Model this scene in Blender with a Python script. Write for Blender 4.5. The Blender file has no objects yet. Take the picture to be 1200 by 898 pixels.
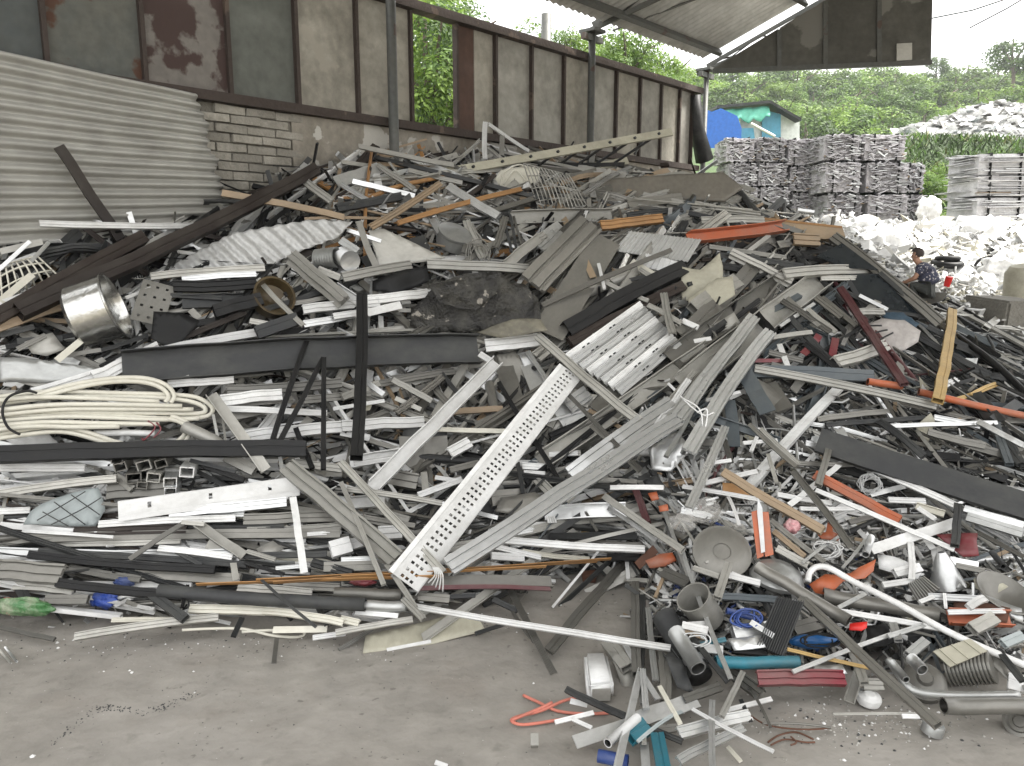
EXPOSURE = 1.6
import bpy, bmesh, math, random
import numpy as np
from mathutils import Vector, Matrix, noise
C = bpy.context.scene.collection
R = math.radians
# ---------------------------------------------------------------- camera
FOC, PW, PH, HC, PITCH = 906.0, 1200.0, 898.0, 1.6, R(10.08)
cam = bpy.data.objects.new('camera', bpy.data.cameras.new('camera'))
C.objects.link(cam); bpy.context.scene.camera = cam
cam.data.sensor_width = 36; cam.data.lens = 36*FOC/PW
cam.data.clip_start = 0.05; cam.data.clip_end = 800
cam.location = (0, 0, HC); cam.rotation_euler = (math.pi/2-PITCH, 0, 0)
# ---------------------------------------------------------------- sky, sun, exposure
SUN_EL, SUN_AZ = R(58), R(82)          # azimuth clockwise from +Y
w = bpy.data.worlds.new("World"); bpy.context.scene.world = w; w.use_nodes = True
nt = w.node_tree; nt.nodes.clear()
wo = nt.nodes.new('ShaderNodeOutputWorld'); bg = nt.nodes.new('ShaderNodeBackground')
sky = nt.nodes.new('ShaderNodeTexSky'); sky.sky_type = 'NISHITA'; sky.sun_disc = False
sky.sun_elevation = SUN_EL; sky.sun_rotation = SUN_AZ
sky.air_density = 1.0; sky.dust_density = 3.0
mixs = nt.nodes.new('ShaderNodeMix'); mixs.data_type = 'RGBA'
tc = nt.nodes.new('ShaderNodeTexCoord'); nz = nt.nodes.new('ShaderNodeTexNoise')
nz.inputs['Scale'].default_value = 2.2; nz.inputs['Detail'].default_value = 5
mr = nt.nodes.new('ShaderNodeMapRange')
mr.inputs['From Min'].default_value = .3; mr.inputs['From Max'].default_value = .7
mr.inputs['To Min'].default_value = .8; mr.inputs['To Max'].default_value = .97
nt.links.new(tc.outputs['Generated'], nz.inputs['Vector']); nt.links.new(nz.outputs['Fac'], mr.inputs['Value'])
nt.links.new(mr.outputs['Result'], mixs.inputs[0])
nt.links.new(sky.outputs['Color'], mixs.inputs[6]); mixs.inputs[7].default_value = (9.3, 9.25, 9.1, 1)   # cloud layer
nt.links.new(mixs.outputs[2], bg.inputs['Color']); bg.inputs['Strength'].default_value = 0.1
nt.links.new(bg.outputs['Background'], wo.inputs['Surface'])
sl = bpy.data.lights.new('sun', 'SUN'); sl.energy = 4.5; sl.angle = R(14); sl.color = (1, .96, .9)
sun = bpy.data.objects.new('sun', sl); C.objects.link(sun)
sd = Vector((math.sin(SUN_AZ)*math.cos(SUN_EL), math.cos(SUN_AZ)*math.cos(SUN_EL), math.sin(SUN_EL)))
sun.rotation_euler = sd.to_track_quat('Z', 'Y').to_euler(); sun.location = (0, 0, 20)
cy = bpy.context.scene.cycles; cy.max_bounces = 6; cy.diffuse_bounces = 3; cy.glossy_bounces = 3
vs = bpy.context.scene.view_settings
vs.view_transform = 'Standard'; vs.look = 'None'; vs.exposure = EXPOSURE; vs.gamma = 1; vs.use_curve_mapping = False
# ---------------------------------------------------------------- photo point -> place in the yard
ct, st_ = math.cos(PITCH), math.sin(PITCH)
CAMP = Vector((0, 0, HC))
def ray(px, py):
    a = (px-600)/FOC; b = (449-py)/FOC
    return Vector((a, ct+b*st_, -st_+b*ct))
def at(px, py, Y):
    d = ray(px, py); return CAMP + d*(Y/d.y)
def ground(px, py, z=0.0):
    d = ray(px, py); return CAMP + d*((z-HC)/d.z)
def on_plane(px, py, p, n):
    d = ray(px, py); return CAMP + d*((p-CAMP).dot(n)/d.dot(n))
WU = Vector((.667, .745, 0)).normalized(); WN = Vector((-WU.y, WU.x, 0))
W0 = Vector((0, 7.72, 0))
def wall_pt(px, py, off=0): return on_plane(px, py, W0 - WN*off, WN)
def ws(px, py=170):   # distance along the wall
    return (wall_pt(px, py)-W0).dot(WU)
# ---------------------------------------------------------------- heap height field
def tps(P, Z, lam=0.02):
    n = len(P); d = np.linalg.norm(P[:, None]-P[None], axis=2)
    K = np.where(d > 0, d*d*np.log(d+1e-9), 0)+lam*np.eye(n)
    A = np.zeros((n+3, n+3)); A[:n, :n] = K; A[:n, n] = 1; A[:n, n+1:] = P; A[n, :n] = 1; A[n+1:, :n] = P.T
    return np.linalg.solve(A, np.concatenate([Z, np.zeros(3)]))
def tps_eval(P, c, X, Y):
    o = c[-3]+c[-2]*X+c[-1]*Y
    for i in range(len(P)):
        d2 = (X-P[i, 0])**2+(Y-P[i, 1])**2
        o = o+c[i]*0.5*d2*np.log(d2+1e-12)
    return o
G0X, G0Y, GD, GNX, GNY = -6.0, 1.5, 0.06, 260, 240
gx = G0X+GD*np.arange(GNX); gy = G0Y+GD*np.arange(GNY)
GX, GY = np.meshgrid(gx, gy)
def field(pts, extra):
    P, Z = [], []
    for (px, py, Y) in pts:
        q = at(px, py, Y) if Y else ground(px, py)
        P.append((q.x, q.y)); Z.append(q.z)
    for (x, y, z) in extra: P.append((x, y)); Z.append(z)
    P = np.array(P); Z = np.array(Z); c = tps(P, Z)
    return tps_eval(P, c, GX, GY)
heap_pts = [(0,748,0),(150,745,0),(300,742,0),(430,755,0),(540,735,0),(640,695,0),(735,675,0),(-150,748,0),
 (0,650,3.4),(0,540,3.68),(0,420,3.95),(0,310,4.3),(-120,600,3.4),(-120,400,3.8),
 (200,640,3.45),(200,530,3.85),(200,420,4.25),(200,330,4.7),(200,280,5.0),
 (400,640,3.5),(400,540,4.0),(400,430,4.5),(400,320,5.05),(400,240,5.6),(400,202,5.95),
 (600,640,3.6),(600,540,4.15),(600,430,4.8),(600,320,5.5),(600,230,6.3),(600,200,6.8),
 (800,700,3.0),(800,600,3.6),(800,480,4.35),(800,380,5.1),(800,290,5.9),(800,230,6.7),(800,200,7.3),
 (1000,780,2.7),(1000,680,3.2),(1000,580,3.8),(1000,480,4.5),(1000,400,5.2),(1000,330,6.0),(1000,280,6.9),
 (900,300,6.0),(900,225,7.2),(1080,370,5.9),
 (1200,800,2.6),(1200,700,3.05),(1200,600,3.65),(1200,500,4.5),(1200,428,5.5),(1350,700,3.0),(1350,500,4.5),
 (745,740,0),(800,795,0),(880,805,0),(1000,808,0),(1090,845,0),(1200,855,0),(1350,870,0),(900,700,3.1),(860,770,2.75)]
heap_ex = [(4,8.8,.9),(5.5,8,.3),(2.5,9.6,1.0),(7,6,.2),(6,10,.2),(0,1.6,0),(-3,1.6,0),(3,1.6,0),(-3,2.4,0),(0,2.4,0),(0,2.9,0)]
H1 = field(heap_pts, heap_ex)
# keep bare floor flat in front of the toe
mnd_pts = [(1000,266,10.8),(950,257,11.3),(1100,268,11.5),(1200,270,11.7),(1050,300,9.8),(1100,345,8.4),(1150,385,7.6),(1120,318,9.3),(1200,330,9.2),(1200,400,7.3),(1300,350,8.5),(1060,360,8.0),(1350,280,11)]
mnd_ex = [(2,10.2,1.0),(9,11,.8),(8,6.6,.1),(5.5,6,.2),(4,6.6,.3),(3,8.5,.8),(5,12.6,1.95),(8,12.6,1.9),(3.6,12.6,1.9)]
H2 = field(mnd_pts, mnd_ex)
m2 = 1/(1+np.exp(-(GY-6.6+np.clip(3-GX, 0, 9)*1.5)*3))*1/(1+np.exp(-(GX-2.2)*3))/(1+np.exp((GY-13.2)*5))
HH = np.maximum(H1*(GY < 9.5), H2*m2)
HH = np.maximum(HH, -0.02)
_nz = np.array([[noise.noise(Vector((x*1.3, y*1.3, 3)))*.07 for x in gx] for y in gy])
HH = np.where(HH > .08, HH+_nz*np.clip(HH*3, 0, 1), HH)
def H(x, y):
    i = (x-G0X)/GD; j = (y-G0Y)/GD
    if i < 0 or j < 0 or i >= GNX-1 or j >= GNY-1: return 0.0
    a, b = int(i), int(j); u, v = i-a, j-b
    return float((HH[b, a]*(1-u)+HH[b, a+1]*u)*(1-v)+(HH[b+1, a]*(1-u)+HH[b+1, a+1]*u)*v)
def hit(px, py, tmax=14):
    """first point of heap or floor along the sight line of a photo point: (point, distance factor)"""
    d = ray(px, py); t = 1.6/max(d.y, .1)*1.0
    while t < tmax:
        p = CAMP+d*t
        if p.z < 3.4 and (p-W0).dot(WN) > -.2 and p.y < 9.6 and p.z > H(p.x, p.y): return p, t, d
        if p.z <= max(H(p.x, p.y), 0):
            lo, hi = t-.06, t
            for _ in range(8):
                m = (lo+hi)/2; q = CAMP+d*m
                if q.z <= max(H(q.x, q.y), 0): hi = m
                else: lo = m
            return CAMP+d*hi, hi, d
        t += .06
    return None, None, d
def nrm(x, y, e=.15):
    return Vector((H(x-e, y)-H(x+e, y), H(x, y-e)-H(x, y+e), 2*e)).normalized()
# ---------------------------------------------------------------- materials
MATS = {}
def mk(name, col, metal=0.0, rough=.5, dirt=.35, dcol=(.16, .15, .13), var=.25, scale=3.0, bump=.15, spots=None, coat=0, streak=False):
    m = bpy.data.materials.new(name); m.use_nodes = True; n = m.node_tree; L = n.links
    b = n.nodes['Principled BSDF']
    tcn = n.nodes.new('ShaderNodeTexCoord')
    oi = n.nodes.new('ShaderNodeObjectInfo')
    vadd = n.nodes.new('ShaderNodeVectorMath'); vadd.operation = 'ADD'
    sc = n.nodes.new('ShaderNodeVectorMath'); sc.operation = 'SCALE'; sc.inputs[3].default_value = 37.0
    cmb = n.nodes.new('ShaderNodeCombineXYZ')
    L.new(oi.outputs['Random'], cmb.inputs[0]); L.new(oi.outputs['Random'], cmb.inputs[1]); L.new(cmb.outputs[0], sc.inputs[0])
    mpg = n.nodes.new('ShaderNodeVectorMath'); mpg.operation = 'MULTIPLY'; mpg.inputs[1].default_value = (1.2, 2, 2) if streak else (1, 1, 1); L.new(tcn.outputs['Object'], mpg.inputs[0]); L.new(mpg.outputs[0], vadd.inputs[0]); L.new(sc.outputs[0], vadd.inputs[1])
    n1 = n.nodes.new('ShaderNodeTexNoise'); n1.inputs['Scale'].default_value = scale; n1.inputs['Detail'].default_value = 8; n1.inputs['Roughness'].default_value = .7
    n2 = n.nodes.new('ShaderNodeTexNoise'); n2.inputs['Scale'].default_value = scale*9; n2.inputs['Detail'].default_value = 4
    L.new(vadd.outputs[0], n1.inputs['Vector']); L.new(vadd.outputs[0], n2.inputs['Vector'])
    r1 = n.nodes.new('ShaderNodeMapRange'); r1.inputs['From Min'].default_value = .42; r1.inputs['From Max'].default_value = .68
    r1.inputs['To Max'].default_value = dirt; L.new(n1.outputs['Fac'], r1.inputs['Value'])
    # per-object value change
    hv = n.nodes.new('ShaderNodeHueSaturation'); hv.inputs['Color'].default_value = (*col, 1)
    rv = n.nodes.new('ShaderNodeMapRange'); rv.inputs['To Min'].default_value = 1-var; rv.inputs['To Max'].default_value = 1+var*.6
    L.new(oi.outputs['Random'], rv.inputs['Value']); L.new(rv.outputs['Result'], hv.inputs['Value'])
    mx = n.nodes.new('ShaderNodeMix'); mx.data_type = 'RGBA'
    L.new(r1.outputs['Result'], mx.inputs[0]); L.new(hv.outputs['Color'], mx.inputs[6]); mx.inputs[7].default_value = (*dcol, 1)
    out = mx.outputs[2]
    m3 = n.nodes.new('ShaderNodeMix'); m3.data_type = 'RGBA'; m3.blend_type = 'MULTIPLY'; m3.inputs[0].default_value = .2 if streak else .5
    r2 = n.nodes.new('ShaderNodeMapRange'); r2.inputs['From Min'].default_value = .3; r2.inputs['From Max'].default_value = .7
    r2.inputs['To Min'].default_value = .6; r2.inputs['To Max'].default_value = 1.1
    L.new(n2.outputs['Fac'], r2.inputs['Value']); L.new(out, m3.inputs[6]); L.new(r2.outputs['Result'], m3.inputs[7]); out = m3.outputs[2]
    if spots:   # (colour, threshold, noise scale)
        n4 = n.nodes.new('ShaderNodeTexNoise'); n4.inputs['Scale'].default_value = spots[2]; n4.inputs['Detail'].default_value = 6
        L.new(vadd.outputs[0], n4.inputs['Vector'])
        r4 = n.nodes.new('ShaderNodeMapRange'); r4.inputs['From Min'].default_value = spots[1]; r4.inputs['From Max'].default_value = spots[1]+.025
        L.new(n4.outputs['Fac'], r4.inputs['Value'])
        m4 = n.nodes.new('ShaderNodeMix'); m4.data_type = 'RGBA'; L.new(r4.outputs['Result'], m4.inputs[0]); L.new(out, m4.inputs[6]); m4.inputs[7].default_value = (*spots[0], 1); out = m4.outputs[2]
    L.new(out, b.inputs['Base Color'])
    b.inputs['Metallic'].default_value = metal
    rr = n.nodes.new('ShaderNodeMapRange'); rr.inputs['To Min'].default_value = max(.05, rough-.12); rr.inputs['To Max'].default_value = min(1, rough+.22)
    L.new(n1.outputs['Fac'], rr.inputs['Value']); L.new(rr.outputs['Result'], b.inputs['Roughness'])
    if bump:
        bp = n.nodes.new('ShaderNodeBump'); bp.inputs['Strength'].default_value = bump*(.3 if streak else 1); bp.inputs['Distance'].default_value = .02
        L.new(n2.outputs['Fac'], bp.inputs['Height']); L.new(bp.outputs['Normal'], b.inputs['Normal'])
    if coat: b.inputs['Coat Weight'].default_value = coat
    MATS[name] = m; return m
_mk = mk
mk = lambda *a, **k: _mk(*a, streak=True, **k)
COL = {  # code: (colour word, material)
 'W': ('white', mk('white powder coat', (.68,.68,.67), .0, .36, .5, (.30,.29,.265), .22)),
 'A': ('silvery', mk('aluminium', (.60,.605,.60), .7, .27, .35, (.25,.25,.24), .25)),
 'P': ('pale grey', mk('dusty painted metal', (.38,.37,.34), .3, .40, .5, (.17,.165,.14), .3)),
 'G': ('grey', mk('grey metal', (.185,.178,.16), .45, .35, .4, (.10,.10,.09), .4)),
 'D': ('dark grey', mk('charcoal powder coat', (.030,.031,.032), .0, .5, .45, (.10,.10,.09), .4)),
 'K': ('black', mk('black paint', (.006,.006,.0065), .0, .5, .3, (.035,.034,.03), .4)),
 'B': ('dark brown', mk('bronze paint', (.022,.015,.012), .0, .5, .3, (.10,.09,.075), .3)),
 'T': ('tan', mk('tan paint', (.30,.22,.14), .0, .55, .4, (.13,.12,.1), .25)),
 'S': ('galvanised', mk('galvanised steel', (.43,.435,.425), .75, .38, .3, (.16,.16,.15), .2)),
 'O': ('orange', mk('orange plastic', (.44,.105,.035), .0, .45, .62, (.2,.15,.12), .15)),
 'R': ('red', mk('red paint', (.17,.012,.022), .1, .3, .62, (.15,.1,.09), .15)),
 'M': ('maroon', mk('maroon paint', (.09,.022,.026), .1, .4, .35, (.2,.17,.16), .2)),
 'E': ('teal', mk('teal paint', (.02,.15,.20), .1, .4, .62, (.1,.13,.13), .15)),
 'U': ('blue', mk('blue plastic', (.02,.05,.20), .0, .35, .62, (.1,.12,.2), .2)),
 'Y': ('yellow wood', mk('yellow wood', (.42,.28,.10), .0, .6, .45, (.2,.16,.1), .2)),
 'N': ('golden brown', mk('wood grain laminate', (.36,.19,.07), .0, .45, .5, (.14,.08,.04), .2)),
 'C': ('cream', mk('cream plastic', (.62,.60,.52), .0, .45, .35, (.36,.33,.26), .1)),
 'H': ('rusty', mk('rusty iron', (.11,.05,.03), .0, .85, .6, (.05,.03,.025), .3)),
 'F': ('beige', mk('beige sheet', (.40,.38,.30), .0, .55, .45, (.18,.17,.13), .1)),
 'L': ('pale blue', mk('pale blue paint', (.31,.345,.345), .1, .4, .3, (.2,.2,.2), .2)),
 'Q': ('slate blue', mk('slate paint', (.075,.09,.10), .1, .45, .3, (.15,.15,.14), .2)),
}
mk = _mk
M = {k: v[1] for k, v in COL.items()}
for k in 'DKB': M[k].node_tree.nodes['Principled BSDF'].inputs['Specular IOR Level'].default_value = .3
# ---------------------------------------------------------------- object helpers
def link(o, parent=None):
    C.objects.link(o)
    if parent is not None: o.parent = parent
    return o
def meshobj(name, verts, faces, mat, parent=None, smooth=False):
    me = bpy.data.meshes.new(name); me.from_pydata([tuple(v) for v in verts], [], faces); me.update()
    for m_ in (mat if isinstance(mat, (list, tuple)) else [mat]): me.materials.append(m_)
    if smooth: me.polygons.foreach_set('use_smooth', [True]*len(me.polygons))
    return link(bpy.data.objects.new(name, me), parent)
def bmobj(name, bm, mat, parent=None, smooth=False):
    me = bpy.data.meshes.new(name); bm.to_mesh(me); bm.free()
    for m_ in (mat if isinstance(mat, (list, tuple)) else [mat]): me.materials.append(m_)
    if smooth: me.polygons.foreach_set('use_smooth', [True]*len(me.polygons))
    return link(bpy.data.objects.new(name, me), parent)
def empty(name, loc=(0, 0, 0)):
    o = bpy.data.objects.new(name, None); o.location = loc; o.empty_display_size = .1; return link(o)
def tag(o, label=None, cat=None, group=None, kind=None):
    if label: o['label'] = label
    if cat: o['category'] = cat
    if group: o['group'] = group
    if kind: o['kind'] = kind
    return o
def local(o, root):      # keep world place, put under root whose matrix is a plain translation
    o.parent = root; o.matrix_parent_inverse = Matrix.Translation(root.location).inverted(); return o
class MB:
    def __init__(s): s.v, s.f, s.m = [], [], []
    def box(s, c, sx, sy, sz, rot=None, mi=0):
        c = Vector(c); b = len(s.v)
        for dx in (-.5, .5):
            for dy in (-.5, .5):
                for dz in (-.5, .5):
                    p = Vector((dx*sx, dy*sy, dz*sz))
                    s.v.append(c+(rot @ p if rot else p))
        for q in ((0,1,3,2),(4,6,7,5),(0,4,5,1),(2,3,7,6),(0,2,6,4),(1,5,7,3)): s.f.append([b+i for i in q]); s.m.append(mi)
    def bar(s, p0, p1, w, h, up=(0, 0, 1), mi=0):
        p0, p1 = Vector(p0), Vector(p1); x = (p1-p0); l = x.length; x = x.normalized()
        y = Vector(up).cross(x)
        if y.length < 1e-3: y = Vector((1, 0, 0)).cross(x)
        y.normalize(); z = x.cross(y)
        s.box((p0+p1)/2, l, w, h, Matrix((x, y, z)).transposed(), mi)
    def tube(s, pts, r, n=8, cap=True, mi=0, closed=False):
        pts = [Vector(p) for p in pts]; b = len(s.v); N = len(pts); prev = None
        for i, p in enumerate(pts):
            t = (pts[(i+1) % N]-pts[i-1]) if (closed or 0 < i < N-1) else (pts[1]-pts[0] if i == 0 else pts[-1]-pts[-2])
            t.normalize()
            if prev is None: u = t.orthogonal().normalized()
            else:
                u = prev-t*prev.dot(t); u.normalize()
            prev = u; v_ = t.cross(u); rr = r[i] if isinstance(r, (list, tuple)) else r
            for k in range(n):
                a = 2*math.pi*k/n; s.v.append(p+(u*math.cos(a)+v_*math.sin(a))*rr)
        for i in range(N if closed else N-1):
            for k in range(n):
                i2 = (i+1) % N
                s.f.append([b+i*n+k, b+i*n+(k+1) % n, b+i2*n+(k+1) % n, b+i2*n+k]); s.m.append(mi)
        if cap and not closed:
            s.f.append([b+k for k in range(n)][::-1]); s.m.append(mi)
            s.f.append([b+(N-1)*n+k for k in range(n)]); s.m.append(mi)
    def lathe(s, prof, n=24, mi=0, mat=None):   # profile (r, z) about local z
        b = len(s.v)
        for (r, z) in prof:
            for k in range(n):
                a = 2*math.pi*k/n; p = Vector((r*math.cos(a), r*math.sin(a), z)); s.v.append(mat @ p if mat else p)
        for i in range(len(prof)-1):
            for k in range(n):
                s.f.append([b+i*n+k, b+i*n+(k+1) % n, b+(i+1)*n+(k+1) % n, b+(i+1)*n+k]); s.m.append(mi)
    def build(s, name, mat, parent=None, smooth=False):
        o = meshobj(name, s.v, s.f, mat, parent, smooth)
        if any(s.m): o.data.polygons.foreach_set('material_index', s.m)
        return o
# section outlines (y, z): list of closed loops; first is outer, a second one is an inner bore
def section(kind, w, h):
    t = min(.0025+.04*w, .006)
    if kind == 'F': return [[(-w/2, -t/2), (w/2, -t/2), (w/2, t/2), (-w/2, t/2)]]
    if kind == 'L': return [[(-w/2, 0), (w/2, 0), (w/2, t), (-w/2+t, t), (-w/2+t, h), (-w/2, h)]]
    if kind == 'U': return [[(-w/2, 0), (w/2, 0), (w/2, h), (w/2-t, h), (w/2-t, t), (-w/2+t, t), (-w/2+t, h), (-w/2, h)]]
    if kind == 'V':   # channel, back outwards, with two grooves in its back
        a, g = w/2, min(h*.35, w*.13)
        return [[(-a, h), (-a*.42, h), (-a*.36, h-g), (-a*.2, h-g), (-a*.14, h), (a*.5, h), (a*.56, h-g), (a*.7, h-g), (a*.76, h), (a, h), (a, 0), (a-t, 0), (a-t, h-g-t), (-a+t, h-g-t), (-a+t, 0), (-a, 0)]]
    if kind == 'X': return [[(-w/2, 0), (w/2, 0), (w/2, h), (w*.12, h), (w*.1, h-t*.5), (w*.02, h-t*.5), (0, h), (-w/2, h)], [(-w/2+t, t), (w/2-t, t), (w/2-t, h-t), (-w/2+t, h-t)]]
    if kind == 'B': return [[(-w/2, 0), (w/2, 0), (w/2, h), (-w/2, h)]]
    if kind == 'S': # window frame extrusion: box with fins
        a = w/2; return [[(-a, 0), (a, 0), (a, t), (a*.45, t), (a*.45, h*.6), (a, h*.6), (a, h*.6+t), (a*.45, h*.6+t), (a*.45, h), (a*.3, h), (a*.3, h*.75), (-a*.3, h*.75), (-a*.3, h), (-a*.45, h), (-a*.45, t), (-a, t)]]
    if kind == 'T': a = w/2; return [[(-a, 0), (a, 0), (a, t), (t, t), (t, h), (-t, h), (-t, t), (-a, t)]]
    if kind == 'O':
        o = [(w/2*math.cos(2*math.pi*k/12), w/2+w/2*math.sin(2*math.pi*k/12)) for k in range(12)]
        r = w/2-t; return [o, [(r*math.cos(2*math.pi*k/12), w/2+r*math.sin(2*math.pi*k/12)) for k in range(12)]]
    if kind == 'C': # half round gutter
        r = w/2; o = [(r*math.cos(math.pi*k/8), r*math.sin(math.pi*k/8)) for k in range(9)]
        i = [((r-t)*math.cos(math.pi*k/8), (r-t)*math.sin(math.pi*k/8)) for k in range(8, -1, -1)]; return [o+i]
    if kind in 'RJ': # ribbed plank (R: fine grooves, J: roof-sheet trapezoids)
        n = 6 if kind == 'R' else 4; top = []; d = h
        for k in range(n):
            x0 = -w/2+w*k/n; q = w/n
            top += [(x0, 0), (x0+q*.2, d), (x0+q*.7, d), (x0+q*.9, 0)]
        top.append((w/2, 0)); bot = [(x, z-t) for x, z in reversed(top)]; return [top+bot]
    if kind == 'Z':
        a = w/2; return [[(-a, h), (-a, 0), (a*.8, 0), (a*.8, -h*.6), (a, -h*.6), (a, t), (-a+t, t), (-a+t, h)]]
    raise ValueError(kind)
def sweep_mesh(name, loops, L, segs=1, bend=0, side=0, twist=0, dent=0, rnd=random, taper=0):
    """outline extruded along x from -L/2 to L/2"""
    v, f = [], []
    off = [rnd.uniform(-1, 1)*dent for _ in range(segs+1)]; off2 = [rnd.uniform(-1, 1)*dent for _ in range(segs+1)]
    for lp in loops:
        for i in range(segs+1):
            s = i/segs; q = 4*s*(1-s); a = twist*(s-.5); ca, sa = math.cos(a), math.sin(a)
            for (y, z) in lp:
                y2, z2 = (y*ca-z*sa)*(1-taper*s), (y*sa+z*ca)*(1-taper*s)
                v.append((L*(s-.5), y2+side*q+off2[i], z2+bend*q+off[i]))
    b = 0
    for li, lp in enumerate(loops):
        n = len(lp)
        for i in range(segs):
            for k in range(n):
                q = [b+i*n+k, b+i*n+(k+1) % n, b+(i+1)*n+(k+1) % n, b+(i+1)*n+k]
                f.append(q if li else q[::-1])
        b += n*(segs+1)
    n = len(loops[0])
    if len(loops) == 1:
        f.append(list(range(n))[::-1] if False else list(range(n))); f.append([segs*n+k for k in range(n)][::-1])
    elif len(loops[1]) != n:     # plug set a little inside the open end, rim left as wall edges
        b2 = n*(segs+1); n2 = len(loops[1]); mp = [0, 1, 2, 2, 2, 3, 3, 3]
        for e in (0, segs):
            for k in range(n):
                i0, i1 = mp[k], mp[(k+1) % n]
                q = [e*n+k, e*n+(k+1) % n, b2+e*n2+i1]+([b2+e*n2+i0] if i1 != i0 else [])
                f.append(q if e else q[::-1])
    else:
        b2 = n*(segs+1)
        for e in (0, segs):
            for k in range(n):
                q = [e*n+k, e*n+(k+1) % n, b2+e*n+(k+1) % n, b2+e*n+k]
                f.append(q if e else q[::-1])
    me = bpy.data.meshes.new(name); me.from_pydata(v, [], f); me.update(); return me
def seat(px0, py0, px1, py1, lift, n=9):
    """two photo points -> two points resting on the heap, moved towards the lens until nothing is buried"""
    a, ta, da = hit(px0, py0); b, tb, db = hit(px1, py1)
    if a is None or b is None: return None
    ta -= lift/da.length; tb -= lift/db.length
    for _ in range(25):
        A, B = CAMP+da*ta, CAMP+db*tb; worst = 0
        for k in range(1, n):
            p = A.lerp(B, k/n); worst = max(worst, max(H(p.x, p.y), 0)-p.z)
        if worst < .03 or lift < 0: break
        ta *= .985; tb *= .985
    return CAMP+da*ta, CAMP+db*tb
def frame_of(A, B, n, roll=0):
    x = (B-A).normalized(); y = n.cross(x)
    if y.length < 1e-3: y = x.orthogonal()
    y.normalize(); z = x.cross(y)
    Mx = Matrix((x, y, z)).transposed()
    return (Mx @ Matrix.Rotation(roll, 3, 'X')).to_4x4()
# ================================================================ SETTING
rnd = random.Random(7)
def terr(x, y):
    z = float(np.interp(y, [0, 11.8, 13.2, 15, 26, 30, 46, 100, 160], [-.03, -.03, 1.3, 1.5, 4.8, 5.0, 5.2, 19, 24]))
    if y > 12.5: z += .35*noise.noise(Vector((x*.25, y*.25, 1)))*min(1, (y-12.5)/4)
    return z
def sheet(name, xs, ys, fn, mat, smooth=True):
    v = [(x, y, fn(x, y)) for y in ys for x in xs]; n = len(xs)
    f = [[j*n+i, j*n+i+1, (j+1)*n+i+1, (j+1)*n+i] for j in range(len(ys)-1) for i in range(n-1)]
    return meshobj(name, v, f, mat, smooth=smooth)
# --- floor material: dusty concrete, tone patches, fine grit
gm = mk('dusty concrete', (.29,.272,.243), 0, .9, .5, (.18,.165,.145), 0, .8, .9)
n = gm.node_tree; L = n.links; b = n.nodes['Principled BSDF']
src = b.inputs['Base Color'].links[0].from_socket
for sc_, thr, colr, wd in ((1.1, .5, (.29,.272,.248,1), .2), (2.6, .56, (.20,.175,.15,1), .22), (14, .6, (.175,.165,.145,1), .14), (26, .66, (.13,.12,.105,1), .05), (60, .72, (.5,.49,.47,1), .03)):
    tn = n.nodes.new('ShaderNodeTexNoise'); tn.inputs['Scale'].default_value = sc_; tn.inputs['Detail'].default_value = 6
    tcn = n.nodes.new('ShaderNodeTexCoord'); L.new(tcn.outputs['Object'], tn.inputs['Vector'])
    mrn = n.nodes.new('ShaderNodeMapRange'); mrn.inputs['From Min'].default_value = thr; mrn.inputs['From Max'].default_value = thr+wd; mrn.inputs['To Max'].default_value = .75
    L.new(tn.outputs['Fac'], mrn.inputs['Value'])
    mm = n.nodes.new('ShaderNodeMix'); mm.data_type = 'RGBA'; L.new(mrn.outputs['Result'], mm.inputs[0]); L.new(src, mm.inputs[6]); mm.inputs[7].default_value = colr
    src = mm.outputs[2]
L.new(src, b.inputs['Base Color'])
gfn = lambda x, y: .008*noise.noise(Vector((x*2.5, y*2.5, 0)))+.005*noise.noise(Vector((x*9, y*7, 0)))+.003*noise.noise(Vector((x*3, y*22, 5)))
xs = [-4+.035*i for i in range(232)]; ys = [1.2+.035*i for i in range(100)]
tag(sheet('concrete_floor', xs, ys, gfn, gm), kind='structure')
grm = mk('yard soil', (.2,.185,.15), 0, .95, .6, (.11,.10,.08), 0, .4, .4)
tag(sheet('ground', [-500, -120, -40, -12, -6, 0, 6, 12, 40, 120, 500], [-300, -60, -10, 0, 6, 11.7, 12, 60, 200, 700], lambda x, y: -.04, grm, False), kind='structure')
hgm = mk('hill undergrowth', (.045,.085,.02), 0, .9, .7, (.03,.05,.015), 0, .6, .8)
txs = [-60+1.5*i for i in range(110)]
tys = [11.9, 12.3, 12.8, 13.4, 14, 15, 16]+[17+i*1.2 for i in range(30)]+[55+5*i for i in range(22)]
tag(sheet('hillside', txs, tys, terr, hgm), kind='structure')
# --- core of the heap: tangled underlay painted near black for shade in the gaps
cm = mk('gap shade core', (.03,.03,.029), .2, .7, .6, (.015,.015,.015), 0, 9, 1.0)
st = 2
v, f, idx = [], [], {}
ii = [(j, i) for j in range(0, GNY, st) for i in range(0, GNX, st)]
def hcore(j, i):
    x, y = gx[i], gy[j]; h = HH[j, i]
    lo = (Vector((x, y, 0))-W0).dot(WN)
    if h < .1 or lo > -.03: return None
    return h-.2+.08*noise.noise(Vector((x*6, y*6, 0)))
for j in range(0, GNY, st):
    for i in range(0, GNX, st):
        z = hcore(j, i); idx[(j, i)] = len(v); v.append((gx[i], gy[j], z if z is not None else -.06))
        if z is None: idx[(j, i)] = (idx[(j, i)], 1)
        else: idx[(j, i)] = (idx[(j, i)], 0)
for j in range(0, GNY-st, st):
    for i in range(0, GNX-st, st):
        q = [idx[(j, i)], idx[(j, i+st)], idx[(j+st, i+st)], idx[(j+st, i)]]
        if sum(a[1] for a in q) < 3: f.append([a[0] for a in q])
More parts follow.
